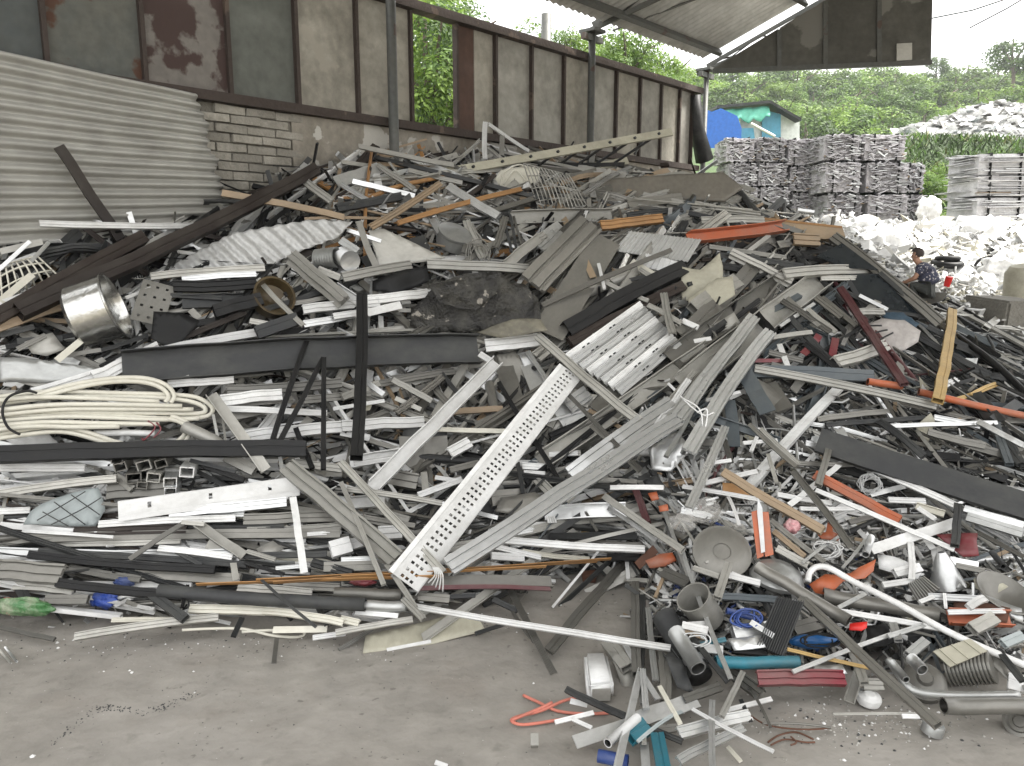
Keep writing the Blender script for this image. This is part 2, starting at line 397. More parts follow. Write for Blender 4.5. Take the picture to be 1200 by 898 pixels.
hc_ = meshobj('scrap_heap_core', v, f, [cm, M['P']])
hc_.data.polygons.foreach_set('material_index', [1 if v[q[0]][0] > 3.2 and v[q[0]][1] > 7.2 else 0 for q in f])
tag(hc_, 'dense crushed scrap at the core of the heap, dark colour painted as gap shade', 'scrap heap', kind='stuff')
# ================================================================ THE WALL
zr, zt = 2.58, 3.5
wall = tag(empty('yard_wall', W0), 'long masonry wall topped with stained grey and rusty panels behind the heap', 'wall')
def wp(s, z, off=0): return W0+WU*s-WN*off+Vector((0, 0, z))
RW = Matrix((WU, -WN, Vector((0, 0, 1)))).transposed()
RW = Matrix((WU, WN, WU.cross(WN))).transposed()
def wbox(name, s0, s1, z0, z1, thick, off, mat, parent=wall):
    m = MB(); m.box(wp((s0+s1)/2, (z0+z1)/2, off), s1-s0, thick, z1-z0, RW)
    o = m.build(name, mat); return local(o, parent)
plm = mk('stained plaster', (.28,.255,.215), 0, .85, .75, (.13,.115,.09), 0, 2.2, .35, spots=((.40,.385,.35), .54, 4.5))
bkm = mk('grimy brick', (.31,.29,.25), 0, .9, .7, (.15,.14,.115), .3, 5, .4)
mom = mk('brick mortar', (.17,.16,.135), 0, .95, .5, (.05,.045,.04), 0, 6, .4)
s_b0, s_b1, s_end = ws(228), ws(343), ws(815)
wbox('plaster', s_b1, s_end, 0, zr-.03, .22, -.11, plm)
wbox('brickwork', -8.5, s_b1-.003, 0, zr-.03, .20, -.115, mom)
bmesh_var = []
for k in range(6):
    m = MB(); m.box((0, 0, 0), .226, .05, .056); o = None
    bm = bmesh.new(); vs_ = [bm.verts.new(p) for p in m.v]
    for q in m.f: bm.faces.new([vs_[i] for i in q])
    bmesh.ops.bevel(bm, geom=bm.edges[:], offset=.005, segments=1, affect='EDGES')
    for q in bm.verts: q.co += Vector((rnd.uniform(-1, 1), rnd.uniform(-1, 1), rnd.uniform(-1, 1)))*.003
    me = bpy.data.meshes.new('brick'); bm.to_mesh(me); bm.free(); me.materials.append(bkm); bmesh_var.append(me)
def lay_bricks(s0, s1, z0, z1):
    r_ = 0; z = z0
    while z < z1:
        s = s0+(.12 if r_ % 2 else 0)
        while s < s1-.05:
            if rnd.random() < .98:
                o = bpy.data.objects.new('brick', rnd.choice(bmesh_var)); C.objects.link(o)
                o.parent = wall; e = rnd.uniform(-.010, .016)
                o.matrix_local = Matrix.Translation(wp(s+.11, z+.027, -.016+e)-W0) @ (RW @ Matrix.Rotation(rnd.uniform(-.03, .03), 3, 'Y')).to_4x4()
            s += .234
        z += .063; r_ += 1
lay_bricks(s_b0-.2, s_b1+.02, 1.42, zr-.06)
lay_bricks(ws(-30), ws(22), 1.5, 1.93)
rlm = mk('rusty angle iron', (.045,.032,.026), .1, .75, .6, (.04,.03,.025), 0, 4, .3, spots=((.09,.065,.05), .62, 5))
wbox('bottom_rail', -8.5, s_end, zr-.028, zr+.035, .12, .01, rlm)
wbox('top_rail', ws(440, 5), s_end+.02, zt, zt+.07, .12, .015, rlm)
wbox('top_rail', -8.5, ws(440, 5)-.004, zt, zt+.07, .12, .015, rlm)
pm = {
 'a': mk('panel dark', (.055,.065,.068), .1, .7, .7, (.10,.10,.085), 0, 1.6, .2),
 'b': mk('panel rust streaked', (.085,.09,.082), .1, .75, .8, (.13,.125,.105), 0, 2.2, .25, spots=((.07,.032,.018), .51, 2.6)),
 'c': mk('panel brown patches', (.17,.155,.14), 0, .8, .5, (.11,.10,.09), 0, 1.7, .2, spots=((.045,.026,.022), .46, 2.2)),
 'd': mk('panel grey green', (.115,.122,.108), 0, .8, .7, (.075,.075,.065), 0, 1.6, .2),
 'e': mk('panel beige', (.29,.272,.23), 0, .85, .8, (.12,.11,.09), 0, 1.9, .25, spots=((.27,.25,.21), .63, 3)),
 'f': mk('panel rust brown', (.075,.04,.028), 0, .85, .5, (.05,.03,.022), 0, 2, .2),
 'g': mk('panel grey', (.28,.27,.24), 0, .85, .8, (.13,.122,.105), 0, 1.5, .2),
}
bx_ = [(-130,-62,'a'),(-62,50,'a'),(50,165,'b'),(165,265,'c'),(265,348,'d'),(348,418,'e'),(418,481,'e'),(534,557,'f'),(557,580,'e'),(580,622,'g'),(622,660,'g'),(660,692,'e'),(692,722,'g'),(722,750,'e'),(750,775,'g'),(775,797,'e'),(797,812,'g')]
for x0, x1, k in bx_:
    py = 30 if x0 < 300 else 90
    a_, b_ = ws(x0, py), ws(x1, py)
    if k == 'f': b_ -= -.0
    wbox('panel', a_+.004, b_-.004, zr+.03, zt, .02, -.02+rnd.uniform(-.006, .006), pm[k])
for x_ in (-62, 50, 165, 265, 348, 418, 481, 534, 580, 622, 660, 692, 722, 750, 775, 797, 812):
    a_ = ws(x_, 30 if x_ < 300 else 90)
    wbox('mullion', a_-.014, a_+.014, zr+.037, zt-.003, .05, .003, rlm)
# --- posts
psm = mk('painted steel post', (.085,.088,.082), .2, .5, .4, (.13,.12,.1), .1, 3, .15, spots=((.07,.045,.035), .64, 4))
A = at(822, 86, 9.9); A.z = 3.84
def post(px, py, z1, off, r, label, plate=True, z0=0):
    s = ws(px, py); p = wp(s, 0, off); g = empty('roof_post', (p.x, p.y, 0)); tag(g, label, 'post', 'posts carrying the shed roof')
    m = MB(); m.tube([p+Vector((0, 0, z0)), p+Vector((0, 0, z1))], r, 14); local(m.build('shaft', psm, smooth=True), g)
    g.location.z = 0
    if plate:
        m = MB(); m.box(p+Vector((0, 0, z1+.015)), .2, .2, .03, RW); m.box(p+Vector((0, 0, z1-.05)), .32, .05, .06, RW); local(m.build('head_plate', psm), g)
    return p
pA = post(447, 100, 3.86, .14, .04, 'round dark steel post left of the window opening in the wall')
pB = post(684, 100, 3.76, .10, .037, 'round dark steel post near the middle of the panel wall, truss above it')
pC = post(820, 120, 3.78, .08, .033, 'thin dark post at the far end of the panel wall beside the blue shed')
pD = at(640, 40, 9.6); g = tag(empty('roof_post', (pD.x, pD.y, 0)), 'grey post standing outside beyond the wall among the greenery', 'post', 'posts carrying the shed roof')
m = MB(); m.tube([(pD.x, pD.y, 0), (pD.x, pD.y, 4.25)], .06, 12); local(m.build('shaft', psm, smooth=True), g)
# --- roof
RA = Vector((2.45, 9.9, 3.9)); RBd = Vector((1.45, -.3, .78)); RBd.normalize()
RN = WU.cross(RBd).normalized(); RN = RN if RN.z > 0 else -RN
roof = tag(empty('shed_roof', RA), 'pale corrugated roof sheeting on steel trusses over the heap', 'roof')
rfm = mk('roof sheet', (.72,.72,.70), .1, .6, .4, (.25,.24,.21), 0, 1.2, .05)
v, f = [], []; nu = int(10.8/.0167); nvv = 5; Wd = 5.2  # unseen run over the heap added, its length set to shade it
for i in range(nu):
    s = .12-i*.0167; o_ = .014*math.sin(s/.1*2*math.pi)
    for j in range(nvv):
        v.append(RA+WU*s+RBd*(-.18+(Wd+.18)*j/(nvv-1))+RN*(o_+.06))
for i in range(nu-1):
    for j in range(nvv-1): f.append([i*nvv+j, (i+1)*nvv+j, (i+1)*nvv+j+1, i*nvv+j+1])
o = meshobj('roof_sheet', v, f, rfm, smooth=True); local(o, roof)
md = o.modifiers.new('s', 'SOLIDIFY'); md.thickness = .003
# unseen far slope of the gable, beyond the ridge, also shading the heap
rdg = RA+RBd*Wd; RB2 = Vector((RBd.x, RBd.y, -RBd.z*.9))
v, f = [], []; nu2 = 117
for i in range(nu2):
    s = .12-i*.09; o_ = .014*(i % 2)
    for j in range(3): v.append(rdg+WU*s+RB2*(4.2*j/2)+Vector((0, 0, o_+.05)))
for i in range(nu2-1):
    for j in range(2): f.append([i*3+j, (i+1)*3+j, (i+1)*3+j+1, i*3+j+1])
local(meshobj('roof_sheet', v, f, rfm), roof)
for k, q in enumerate((.02, 1.1, 2.3, 3.5, 4.7)):
    m = MB(); m.bar(RA+RBd*q+WU*.1, RA+RBd*q-WU*10.5, .05, .07, RN); local(m.build('purlin', psm), roof)
hd = Vector((RBd.x, RBd.y, 0)).normalized()
for q in (pC, pB, pA):
    g0 = Vector((q.x, q.y, 3.8)); m = MB()
    up0 = g0+Vector((0, 0, .04)); e1 = up0+RBd*5.0; m.bar(up0, e1, .045, .045)
    lo0 = g0-hd*.12+Vector((0, 0, -.02)); e2 = lo0+(hd*4.9+Vector((0, 0, 1.9))); m.bar(lo0+Vector((0,0,-.03)), e2, .045, .045)
    local(m.build('truss_chord', psm), roof); m = MB()
    for k in range(9):
        a_ = up0.lerp(e1, k/9+.03); b_ = lo0.lerp(e2, (k+.5)/9+.03); m.tube([a_, b_], .009, 5); m.tube([b_, up0.lerp(e1, (k+1)/9+.03)], .009, 5)
    local(m.build('truss_web', psm), roof)
m = MB(); m.tube([on_plane(718, 36, pB, WN), RA+RBd*1.6-WU*1.2-RN*.1], .012, 6); local(m.build('tie_rod', psm), roof)
# --- gable cladding hanging under the far roof end
GDIR = Vector((2.61, -.54, 0)).normalized(); GNrm = Vector((-GDIR.y, GDIR.x, 0)); GP = RA+GNrm*.08
gb = tag(empty('gable_cladding', GP), 'dark grimy gable panels with a white vent under the far roof end', 'gable wall')
g1 = mk('gable panel', (.095,.092,.08), 0, .8, .7, (.05,.048,.042), .15, 1.6, .25, spots=((.16,.155,.14), .6, 2))
def gp(px, py, o=0): return on_plane(px, py, GP, GNrm)+GNrm*o
def slab(name, pts, nrm_, th, mat, root):
    nn = len(pts); v = [p for p in pts]+[p+nrm_*th for p in pts]
    f = [list(range(nn))[::-1], [nn+i for i in range(nn)]]+[[i, (i+1) % nn, nn+(i+1) % nn, nn+i] for i in range(nn)]
    return local(meshobj(name, v, f, mat), root)
rl = lambda x: 83-(x-835)*83/135
for x0, x1 in ((835, 912), (914, 966), (968, 1029), (1031, 1091)):
    yb0, yb1 = 83-(x0-835)*.04, 83-(x1-835)*.04
    t0_, t1_ = rl(x0)-2, rl(x1)-2
    slab('panel', [gp(x0, yb0), gp(x1, yb1), gp(x1+(x1-1000)*.04*(x1 > 1080), max(t1_, -70)), gp(x0, max(t0_, -70))], GNrm, .03, g1, gb)
for x_ in (913, 967, 1030):
    m = MB(); m.bar(gp(x_, 83-(x_-835)*.04, -.01), gp(x_, max(rl(x_), -70), -.01), .05, .03, GNrm); local(m.build('mullion', psm), gb)
m = MB(); m.bar(gp(835, 84, -.02), gp(1091, 74, -.02), .06, .05); local(m.build('bottom_rail', psm), gb)
slab('vent', [gp(1050, 72, -.03), gp(1068, 71, -.03), gp(1068, 51, -.03), gp(1050, 52, -.03)], GNrm, .03, M['P'], gb)
# overhead cables
for pts, lb in (([(1090, 22), (1140, 12), (1200, -8)], 'thin black cable crossing the white sky just right of the gable'), ([(1136, 33), (1180, 10), (1230, -20)], 'short steep black cable at the upper right of the sky')):
    m = MB(); m.tube([at(x, y, 9.3) for x, y in pts], .008, 5); tag(m.build('overhead_cable', M['K']), lb, 'cable', 'cables against the sky')
# dark tarp hanging at the wall's far end
m = MB(); m.tube([wall_pt(815, 112, .03), wall_pt(817, 150, .05), wall_pt(826, 188, .08)], [.07, .09, .12], 7)
tag(m.build('hanging_tarp', M['D'], smooth=True), 'dark cloth hanging in folds at the far end of the panel wall', 'tarp')
# ================================================================ CORRUGATED SHEET leaning on the wall
shm = mk('weathered zinc sheet', (.35,.343,.315), .05, .6, .4, (.2,.19,.17), 0, .7, .03)
v, f = [], []
oA, oB = .09, .16
c00, c10 = wall_pt(-60, 47, oA), wall_pt(229, 110, oA)
c01, c11 = wall_pt(-60, 340, oB), wall_pt(283, 300, oB)
nr, ncx = 150, 26
for i in range(nr+1):
    t = i/nr
    rag = .03*noise.noise(Vector((0, int(t*14)*3.7, 5)))
    l_, r_ = c00.lerp(c01, t), c10.lerp(c11, t)
    for j in range(ncx+1):
        p = l_.lerp(r_, j/ncx*(1+rag*1.3)); o_ = .022*math.sin(t*18.5*2*math.pi)
        v.append(p-WN*o_+Vector((0, 0, .004*noise.noise(Vector((j*.1, 0, 0))))))
for i in range(nr):
    for j in range(ncx): f.append([i*(ncx+1)+j, i*(ncx+1)+j+1, (i+1)*(ncx+1)+j+1, (i+1)*(ncx+1)+j])
o = tag(meshobj('corrugated_sheet', v, f, shm, smooth=True), 'large weathered grey corrugated sheet leaning against the wall at the left', 'corrugated sheet')
md = o.modifiers.new('s', 'SOLIDIFY'); md.thickness = .002
# ================================================================ GREENERY
lfm = {
 'l': mk('leaf light', (.20,.31,.05), 0, .6, .5, (.06,.12,.03), .3, 3, 0),
 'm': mk('leaf mid', (.13,.22,.045), 0, .6, .5, (.04,.08,.025), .3, 3, 0),
 'd': mk('leaf dark', (.07,.125,.03), 0, .6, .5, (.025,.05,.02), .3, 3, 0),
}
for k in lfm:
    n_ = lfm[k].node_tree; pb = n_.nodes['Principled BSDF']; tl = n_.nodes.new('ShaderNodeBsdfTranslucent'); ms = n_.nodes.new('ShaderNodeMixShader'); ms.inputs[0].default_value = .4
    n_.links.new(pb.inputs['Base Color'].links[0].from_socket, tl.inputs['Color']); n_.links.new(pb.outputs[0], ms.inputs[1]); n_.links.new(tl.outputs[0], ms.inputs[2]); n_.links.new(ms.outputs[0], n_.nodes['Material Output'].inputs['Surface'])
brk = mk('bark', (.12,.095,.07), 0, .9, .5, (.06,.05,.04), .2, 6, .5)
def crown_mesh(name, seed, nclump, nleaf, leaf, mats, squash=.8):
    r = random.Random(seed); v, f, mi = [], [], []
    cl = []
    for k in range(nclump):
        while True:
            p = Vector((r.uniform(-1, 1), r.uniform(-1, 1), r.uniform(-1, 1)))
            if .25 < p.length < 1: break
        cl.append((p*.8, r.uniform(.2, .4), r.choice([0, 0, 1, 1, 2])))
    for (c, cr, mt) in cl:
        for k in range(nleaf):
            d = Vector((r.gauss(0, 1), r.gauss(0, 1), r.gauss(0, 1))).normalized()
            if d.z < -.2 and r.random() < .5: d.z = -d.z
            p = c+d*cr*r.uniform(.7, 1.05); p.z *= squash
            n_ = (d+Vector((0, 0, .6))+Vector((r.uniform(-.5, .5), r.uniform(-.5, .5), r.uniform(-.5, .5)))).normalized()
            a = n_.orthogonal().normalized(); a = Matrix.Rotation(r.uniform(0, 6.3), 3, n_) @ a; b_ = n_.cross(a)
            s = leaf*r.uniform(.6, 1.3); q = len(v)
            v += [p-a*s, p+b_*s*.5+n_*s*.15, p+a*s, p-b_*s*.5+n_*s*.15]; f.append([q, q+1, q+2, q+3]); mi.append(mt if r.random() < .8 else r.randrange(3))
    me = bpy.data.meshes.new(name); me.from_pydata(v, [], f); me.update()
    for q in mats: me.materials.append(lfm[q])
    me.polygons.foreach_set('material_index', mi); return me
far_cr = [crown_mesh('crown', s_, 34, 95, .055, q) for s_, q in ((1, 'lmd'), (2, 'mld'), (3, 'dmm'), (4, 'lml'), (5, 'mdm'))]
near_cr = [crown_mesh('crown', s_, 46, 170, .035, q) for s_, q in ((11, 'lmd'), (12, 'mlm'))]
def trunk_mesh(seed):
    r = random.Random(seed); m = MB()
    top = Vector((r.uniform(-.1, .1), r.uniform(-.1, .1), .1)); base = Vector((0, 0, -1.9))
    m.tube([base, Vector((r.uniform(-.05, .05), 0, -.8)), top, top+Vector((0, 0, .5))], [.07, .055, .04, .02], 7)
    for k in range(5):
        a = k*1.3+r.random(); m.tube([Vector((0, 0, -.7+k*.15)), Vector((math.cos(a)*.35, math.sin(a)*.35, -.2+k*.15)), Vector((math.cos(a)*.75, math.sin(a)*.75, .2+k*.1))], [.03, .02, .01], 5)
    me = bpy.data.meshes.new('trunk'); me.from_pydata([tuple(p) for p in m.v], [], m.f); me.materials.append(brk); return me
trunks = [trunk_mesh(s_) for s_ in (1, 2, 3)]
def tree(x, y, zc, R_, sz, cr, label, group=None, name='tree'):
    g = empty(name, (x, y, zc-1.9*R_*sz)); tag(g, label, 'tree', group)
    for nm, me in (('trunk', rnd.choice(trunks)), ('crown', cr)):
        o = bpy.data.objects.new(nm, me); C.objects.link(o); o.parent = g; o.location = (0, 0, 1.9*R_*sz)
        o.scale = (R_, R_, R_*sz)
        o.rotation_euler = (0, 0, rnd.uniform(0, 6.3))
# hill forest, rows from far to near: (photo px of crown centre, distance)
words_x = lambda px: ('above the blue shed' if px < 960 else 'above the bale stacks' if px < 1075 else 'above the white mound')
nT = 0; lastrow = -1; ORD = 'first second third fourth fifth sixth seventh eighth ninth tenth eleventh twelfth thirteenth fourteenth fifteenth sixteenth seventeenth eighteenth nineteenth twentieth'.split()
hf = []
for row, (Y, yy, sp) in enumerate(((100, 92, 40), (90, 104, 44), (80, 117, 46), (70, 131, 50), (62, 146, 54), (55, 160, 60))):
    x = 790+rnd.uniform(0, 20)
    while x < 1260:
        yj = yy+rnd.uniform(-5, 5)+(6 if 1040 < x < 1110 and row < 1 else 0)
        q = at(x, yj, Y); Rr = sp*.72/906*Y*rnd.uniform(.85, 1.2)
        hf.append((q, Rr, x, row)); x += sp*rnd.uniform(.7, 1.0)
for q, Rr, x, row in hf:
    k = rnd.randrange(5) if row > 1 else rnd.choice([0, 1, 3])
    nT = nT+1 if row == lastrow else 1; lastrow = row
    tree(q.x, q.y, q.z-.15*Rr, Rr, .85, far_cr[k], '%s tree from the left in the %s row of the hillside wood' % (ORD[nT-1], ['skyline', 'second highest', 'third highest', 'third lowest', 'second lowest', 'lowest'][row]), 'trees of the hillside wood')
q = at(1190, 66, 84); tree(q.x, q.y, q.z, 3.2, .9, far_cr[2], 'dark dome-shaped tree standing above the skyline over the white mound')
q = at(1098, 80, 96); tree(q.x, q.y, q.z, 1.7, 1.0, far_cr[4], 'small lone round tree poking above the skyline beside the gable')
# trees just outside the wall, seen over it and through the opening
for i, (px, py, Y, Rr, k, lb) in enumerate([
  (508, 92, 13, 1.35, 0, 'light leafy tree seen through the window opening in the wall'),
  (470, 40, 15, 1.6, 1, 'airy tree rising over the wall left of the window opening'),
  (522, 20, 16, .8, 0, 'airy tree whose top stands right above the window opening'),
  (600, 92, 17, .95, 1, 'low bushy tree over the wall left of the outside post'),
  (672, 72, 18, .85, 0, 'bright tree over the wall between the outside post and the middle post'),
  (735, 88, 20, 1.35, 1, 'bright tree over the wall just right of the middle post'),
  (772, 104, 24, 1.35, 0, 'tree over the far end of the panel wall'),
  (700, 120, 22, 2.0, 1, 'tree low behind the middle of the panel wall'),
  (545, 130, 18, 1.7, 0, 'tree low behind the wall beside the window opening'),
  (625, 105, 19, 1.7, 0, 'tree low behind the wall by the outside post')]):
    q = at(px, py, Y); tree(q.x, q.y, q.z, Rr, 1.1, near_cr[k], lb)
# grass bank between the bales
m = MB(); r = random.Random(3)
for k in range(15000):
    x, y = r.uniform(6.0, 17), r.uniform(13.4, 27)
    px_ = x/y*906
    if not 440 < px_ < 640: continue
    z = terr(x, y); hgt = r.uniform(.12, .42)*(1+.6*noise.noise(Vector((x, y, 0)))); a = r.uniform(0, 6.3); wv = Vector((math.cos(a), math.sin(a), 0))*.014*r.uniform(.7, 2.0)
    tp = Vector((x, y, z+hgt*.8))+Vector((r.uniform(-.35, .35), r.uniform(-.35, .35), 0)); b_ = len(m.v); c_ = Vector((x, y, z-.02)); md_ = c_.lerp(tp, .6)+Vector((0, 0, .06))
    m.v += [c_-wv, c_+wv, md_+wv, md_-wv, tp]; m.f += [[b_, b_+1, b_+2, b_+3], [b_+3, b_+2, b_+4]]; mm_ = r.choice([0, 2, 1, 1, 3]) if noise.noise(Vector((x*.9, y*.9, 2))) > -.05 else r.choice([1, 3, 3]); m.m += [mm_, mm_]
gra = mk('grass yellow green', (.14,.15,.05), 0, .7, .5, (.12,.12,.05), 0, 3, 0)
grd = mk('grass deep', (.04,.065,.02), 0, .7, .5, (.03,.05,.02), 0, 3, 0)
tag(m.build('grass', [lfm['m'], lfm['d'], gra, grd]), 'overgrown grassy bank between the two groups of bales', 'grass', kind='stuff')
for i, (px, py, Y, Rr, lb) in enumerate([(1088, 196, 19, .62, 'bushy shrub at the upper left of the grassy bank'), (1112, 192, 20, .7, 'bushy shrub on top of the grassy bank, middle one'), (1134, 200, 18, .5, 'small shrub at the upper right of the grassy bank'), (1100, 232, 16, .55, 'shrub in the middle of the grassy bank'), (1125, 250, 15, .5, 'shrub low on the grassy bank beside the flat bales'), (1092, 262, 14.5, .4, 'small shrub at the foot of the bank')]):
    q = at(px, py, Y); q.z = terr(q.x, q.y)+Rr*.45; tree(q.x, q.y, q.z, Rr, .8, near_cr[i % 2], lb, 'shrubs on the grassy bank', 'shrub')
# ================================================================ BLUE SHED
Ys = 30
q0 = at(880, 190, Ys); shed = tag(empty('tarpaulin_shed', (q0.x, q0.y, q0.z-1)), 'makeshift shed with bright blue sheet wall and green tarpaulin on its roof', 'shed')
def prism(name, pts, Y, dep, mat, root):
    return slab(name, [at(x, y, Y) for x, y in pts], Vector((0, 1, 0)), dep, mat, root)
blm = mk('bright blue sheet', (.02,.13,.5), 0, .5, .2, (.03,.12,.4), 0, 1, .05)
grn = mk('green tarpaulin', (.10,.42,.30), 0, .5, .3, (.2,.45,.38), 0, 1, .1)
blt = mk('turquoise sheet', (.07,.28,.42), 0, .5, .3, (.2,.4,.5), 0, 1, .1)
wht = mk('white wall paint', (.7,.7,.68), 0, .6, .3, (.4,.4,.38), 0, 1, .05)
prism('blue_wall', [(824, 205), (868, 205), (869, 150), (864, 136), (845, 127), (834, 131), (824, 127)], Ys-.6, .05, blm, shed)
prism('white_wall', [(868, 200), (918, 200), (937, 178), (937, 141), (915, 133), (868, 134)], Ys+.3, .1, wht, shed)
prism('turquoise_wall', [(893, 185), (915, 185), (915, 134), (900, 130), (893, 142)], Ys+.15, .05, blt, shed)
prism('blue_sheet', [(852, 165), (885, 165), (883, 150), (852, 151)], Ys-.3, .05, blt, shed)
v = []; f = []
for i in range(13):
    for j in range(5):
        x = 843+ (902-843)*i/12; y0_ = 129-(i/12)*5; y1_ = 131+ 11*math.sin(i/12*2.6)+3*math.sin(i*2.1)
        p = at(x, y0_+(y1_-y0_)*j/4, Ys-.1-.25*(j/4)); v.append(p+Vector((0, .06*math.sin(i*1.7+j), 0)))
for i in range(12):
    for j in range(4): f.append([i*5+j, i*5+j+1, (i+1)*5+j+1, (i+1)*5+j])
o = local(meshobj('green_tarpaulin', v, f, grn, smooth=True), shed); o.modifiers.new('s', 'SOLIDIFY').thickness = .02
a_, b_, c_ = at(840, 127, Ys-.3), at(903, 121, Ys-.3), at(939, 142, Ys-.3)
slab('roof_sheet', [a_, b_, b_+Vector((0, 3, .1)), a_+Vector((0, 3, .1))], Vector((0, 0, 1)), .1, M['D'], shed)
slab('roof_sheet', [b_, c_, c_+Vector((0, 3, .1)), b_+Vector((0, 3, .1))], Vector((0, 0, 1)), .1, M['D'], shed)
m = MB(); m.tube([at(826, 128, Ys-.4), at(823, 145, Ys-.4), at(833, 158, Ys-.4), at(836, 168, Ys-.4)], .06, 6); local(m.build('hose', M['W'], smooth=True), shed)
m = MB(); m.tube([at(880, 145, Ys-.5), at(908, 160, Ys-.5)], .05, 6); local(m.build('pole', M['C']), shed)
# ================================================================ BALES
blm_ = mk('crushed bale', (.52,.50,.515), .1, .5, .6, (.2,.19,.2), .3, 9, .8)
blm2 = mk('crushed bale pale', (.58,.56,.575), .1, .5, .5, (.2,.19,.2), .3, 9, .6)
def bale_mesh(seed, sx=.74, sy=.9, sz=.55, flat=False, mats=None):
    r = random.Random(seed); m = MB(); m.box((0, 0, 0), sx*.93, sy*.93, sz*.93, mi=0)
    n_ = 260 if not flat else 60
    for k in range(n_):
        fc = r.choice([0, 0, 0, 1, 2, 3, 4]); l_ = r.uniform(.04, .2) if not flat else r.uniform(.3, .7); th = r.uniform(.008, .026); wd = r.uniform(.03, .12)
        z = r.uniform(-.48, .48)*sz
        rot = Matrix.Rotation(r.gauss(0, .3 if not flat else .03), 3, 'Y')
        if fc == 0: m.box((r.uniform(-.5, .5)*(sx-l_), -sy/2+r.uniform(-.015, .05), z), l_, wd, th, rot, r.choice([0, 1, 2, 2, 3]) if r.random() < .97 else 4)
        elif fc in (1, 2): m.box(((sx/2)*(1 if fc == 1 else -1)*r.uniform(.94, 1.02), r.uniform(-.4, .4)*sy, z), wd, l_, th, None, r.choice([0, 1, 2, 3]))
        else: m.box((r.uniform(-.4, .4)*sx, r.uniform(-.4, .4)*sy, sz/2*r.uniform(.93, 1.05)), l_, wd, th, Matrix.Rotation(r.uniform(-.5, .5), 3, 'Z'), r.choice([0, 1, 2, 3]))
    me = bpy.data.meshes.new('bale'); me.from_pydata([tuple(p) for p in m.v], [], m.f)
    for q in (blm_, blm2, blm_, M['A'], M['T']): me.materials.append(q)
    me.polygons.foreach_set('material_index', m.m); return me
bm3 = [bale_mesh(k) for k in range(4)]
strap = MB()
for x in (-.2, .2): strap.box((x, 0, 0), .012, .93, .585)
stme = bpy.data.meshes.new('strap'); stme.from_pydata([tuple(p) for p in strap.v], [], strap.f); stme.materials.append(M['K'])
def bale(px, pyt, pyb, Y, wpx, label, k, rz=0, group='bales of crushed aluminium stacked in the yard'):
    c_ = at(px, (pyt+pyb)/2, Y); hgt = (pyb-pyt)/906*Y; wid = wpx/906*Y
    o = bpy.data.objects.new('scrap_bale', bm3[k % 4]); C.objects.link(o); o.location = c_+Vector((0, .45, 0)); o.scale = (wid/.77, 1, hgt/.575); o.rotation_euler = (0, 0, rz)
    tag(o, label, 'bale', group)
    s_ = bpy.data.objects.new('strap', stme); C.objects.link(s_); s_.parent = o
tiers = ['top', 'second', 'third', 'fourth', 'fifth']
col_a = [(868, 'first'), (904, 'second'), (941, 'third')]
k = 0
for ci, (px, nm) in enumerate(col_a):
    tops = [162, 191, 219, 247] if ci < 2 else [163, 195, 226, 256]
    for t in range(3):
        bale(px+t*2, tops[t], tops[t+1]-1, 14.3, 35, 'crushed aluminium bale, %s tier of the %s column from the blue shed' % (tiers[t], nm), k); k += 1
for ci, (px, wpx, nm) in enumerate([(987, 44, 'fourth'), (1038, 50, 'fifth')]):
    tops = [158, 190, 228, 262]
    for t in range(3):
        bale(px+t*1.5, tops[t], tops[t+1]-2, 13.6, wpx, 'crushed aluminium bale, %s tier of the %s column from the blue shed' % (tiers[t], nm), k); k += 1
for t, (a0, a1) in enumerate([(192, 226), (228, 262)]):
    bale(1072, a0, a1, 14.6, 24, 'narrow bale end, %s of two beside the grassy bank' % ('upper' if t == 0 else 'lower'), k); k += 1
_b1, _b2 = blm_, blm2; blm_ = mk('flat bale white', (.70,.69,.70), .1, .5, .5, (.25,.25,.26), .2, 6, .5); blm2 = M['W']
bm3 = [bale_mesh(20+k, flat=True) for k in range(4)]
for t, (a0, a1) in enumerate([(180, 205), (206, 230), (231, 262), (263, 288), (289, 312)]):
    for cx_ in (1176, 1250):
        bale(cx_+(2-t)*1.5, a0, a1, 12.2, 66, 'flat pressed bale, %s from top, right of the grassy bank%s' % (['first', 'second', 'third', 'fourth', 'fifth'][t], '' if cx_ == 1176 else ', outer column'), k, group='flat pressed bales right of the grassy bank'); k += 1
# ================================================================ WHITE MOUND on the terrace
wfm = mk('white plastic film', (.78,.78,.77), 0, .5, .25, (.5,.5,.5), .1, 2, .3)
def mz(px_, Y): return 0
v, f = [], []; nx_, ny_ = 70, 26
prof = lambda px: float(np.interp(px, [1035, 1052, 1080, 1110, 1135, 1165, 1200, 1260, 1300], [192, 152, 146, 136, 129, 131, 126, 122, 190]))
for j in range(ny_):
    for i in range(nx_):
        px = 1035+265*i/(nx_-1); Y = 27+7*j/(ny_-1); t = math.sin(min(1, j/(ny_-1)*1.6)*math.pi/2) if j/(ny_-1) < .62 else math.cos((j/(ny_-1)-.62)/.38*math.pi/2)
        x = (px-600)/906*30.5*1.0; top = at(px, prof(px), 31.3).z; z = 4.6+(top-4.6)*t
        z += .35*noise.noise(Vector((x*1.1, Y*1.1, 0)))*t+.18*noise.noise(Vector((x*3.1, Y*3.1, 4)))*t
        v.append((x*Y/30.5 if False else x, Y, z))
for j in range(ny_-1):
    for i in range(nx_-1): f.append([j*nx_+i, j*nx_+i+1, (j+1)*nx_+i+1, (j+1)*nx_+i])
mound = meshobj('white_waste_mound', v, f, wfm)
tag(mound, 'big pale mound of white plastic waste on the terrace below the wood', 'waste mound', kind='stuff')
m = MB(); r = random.Random(5)
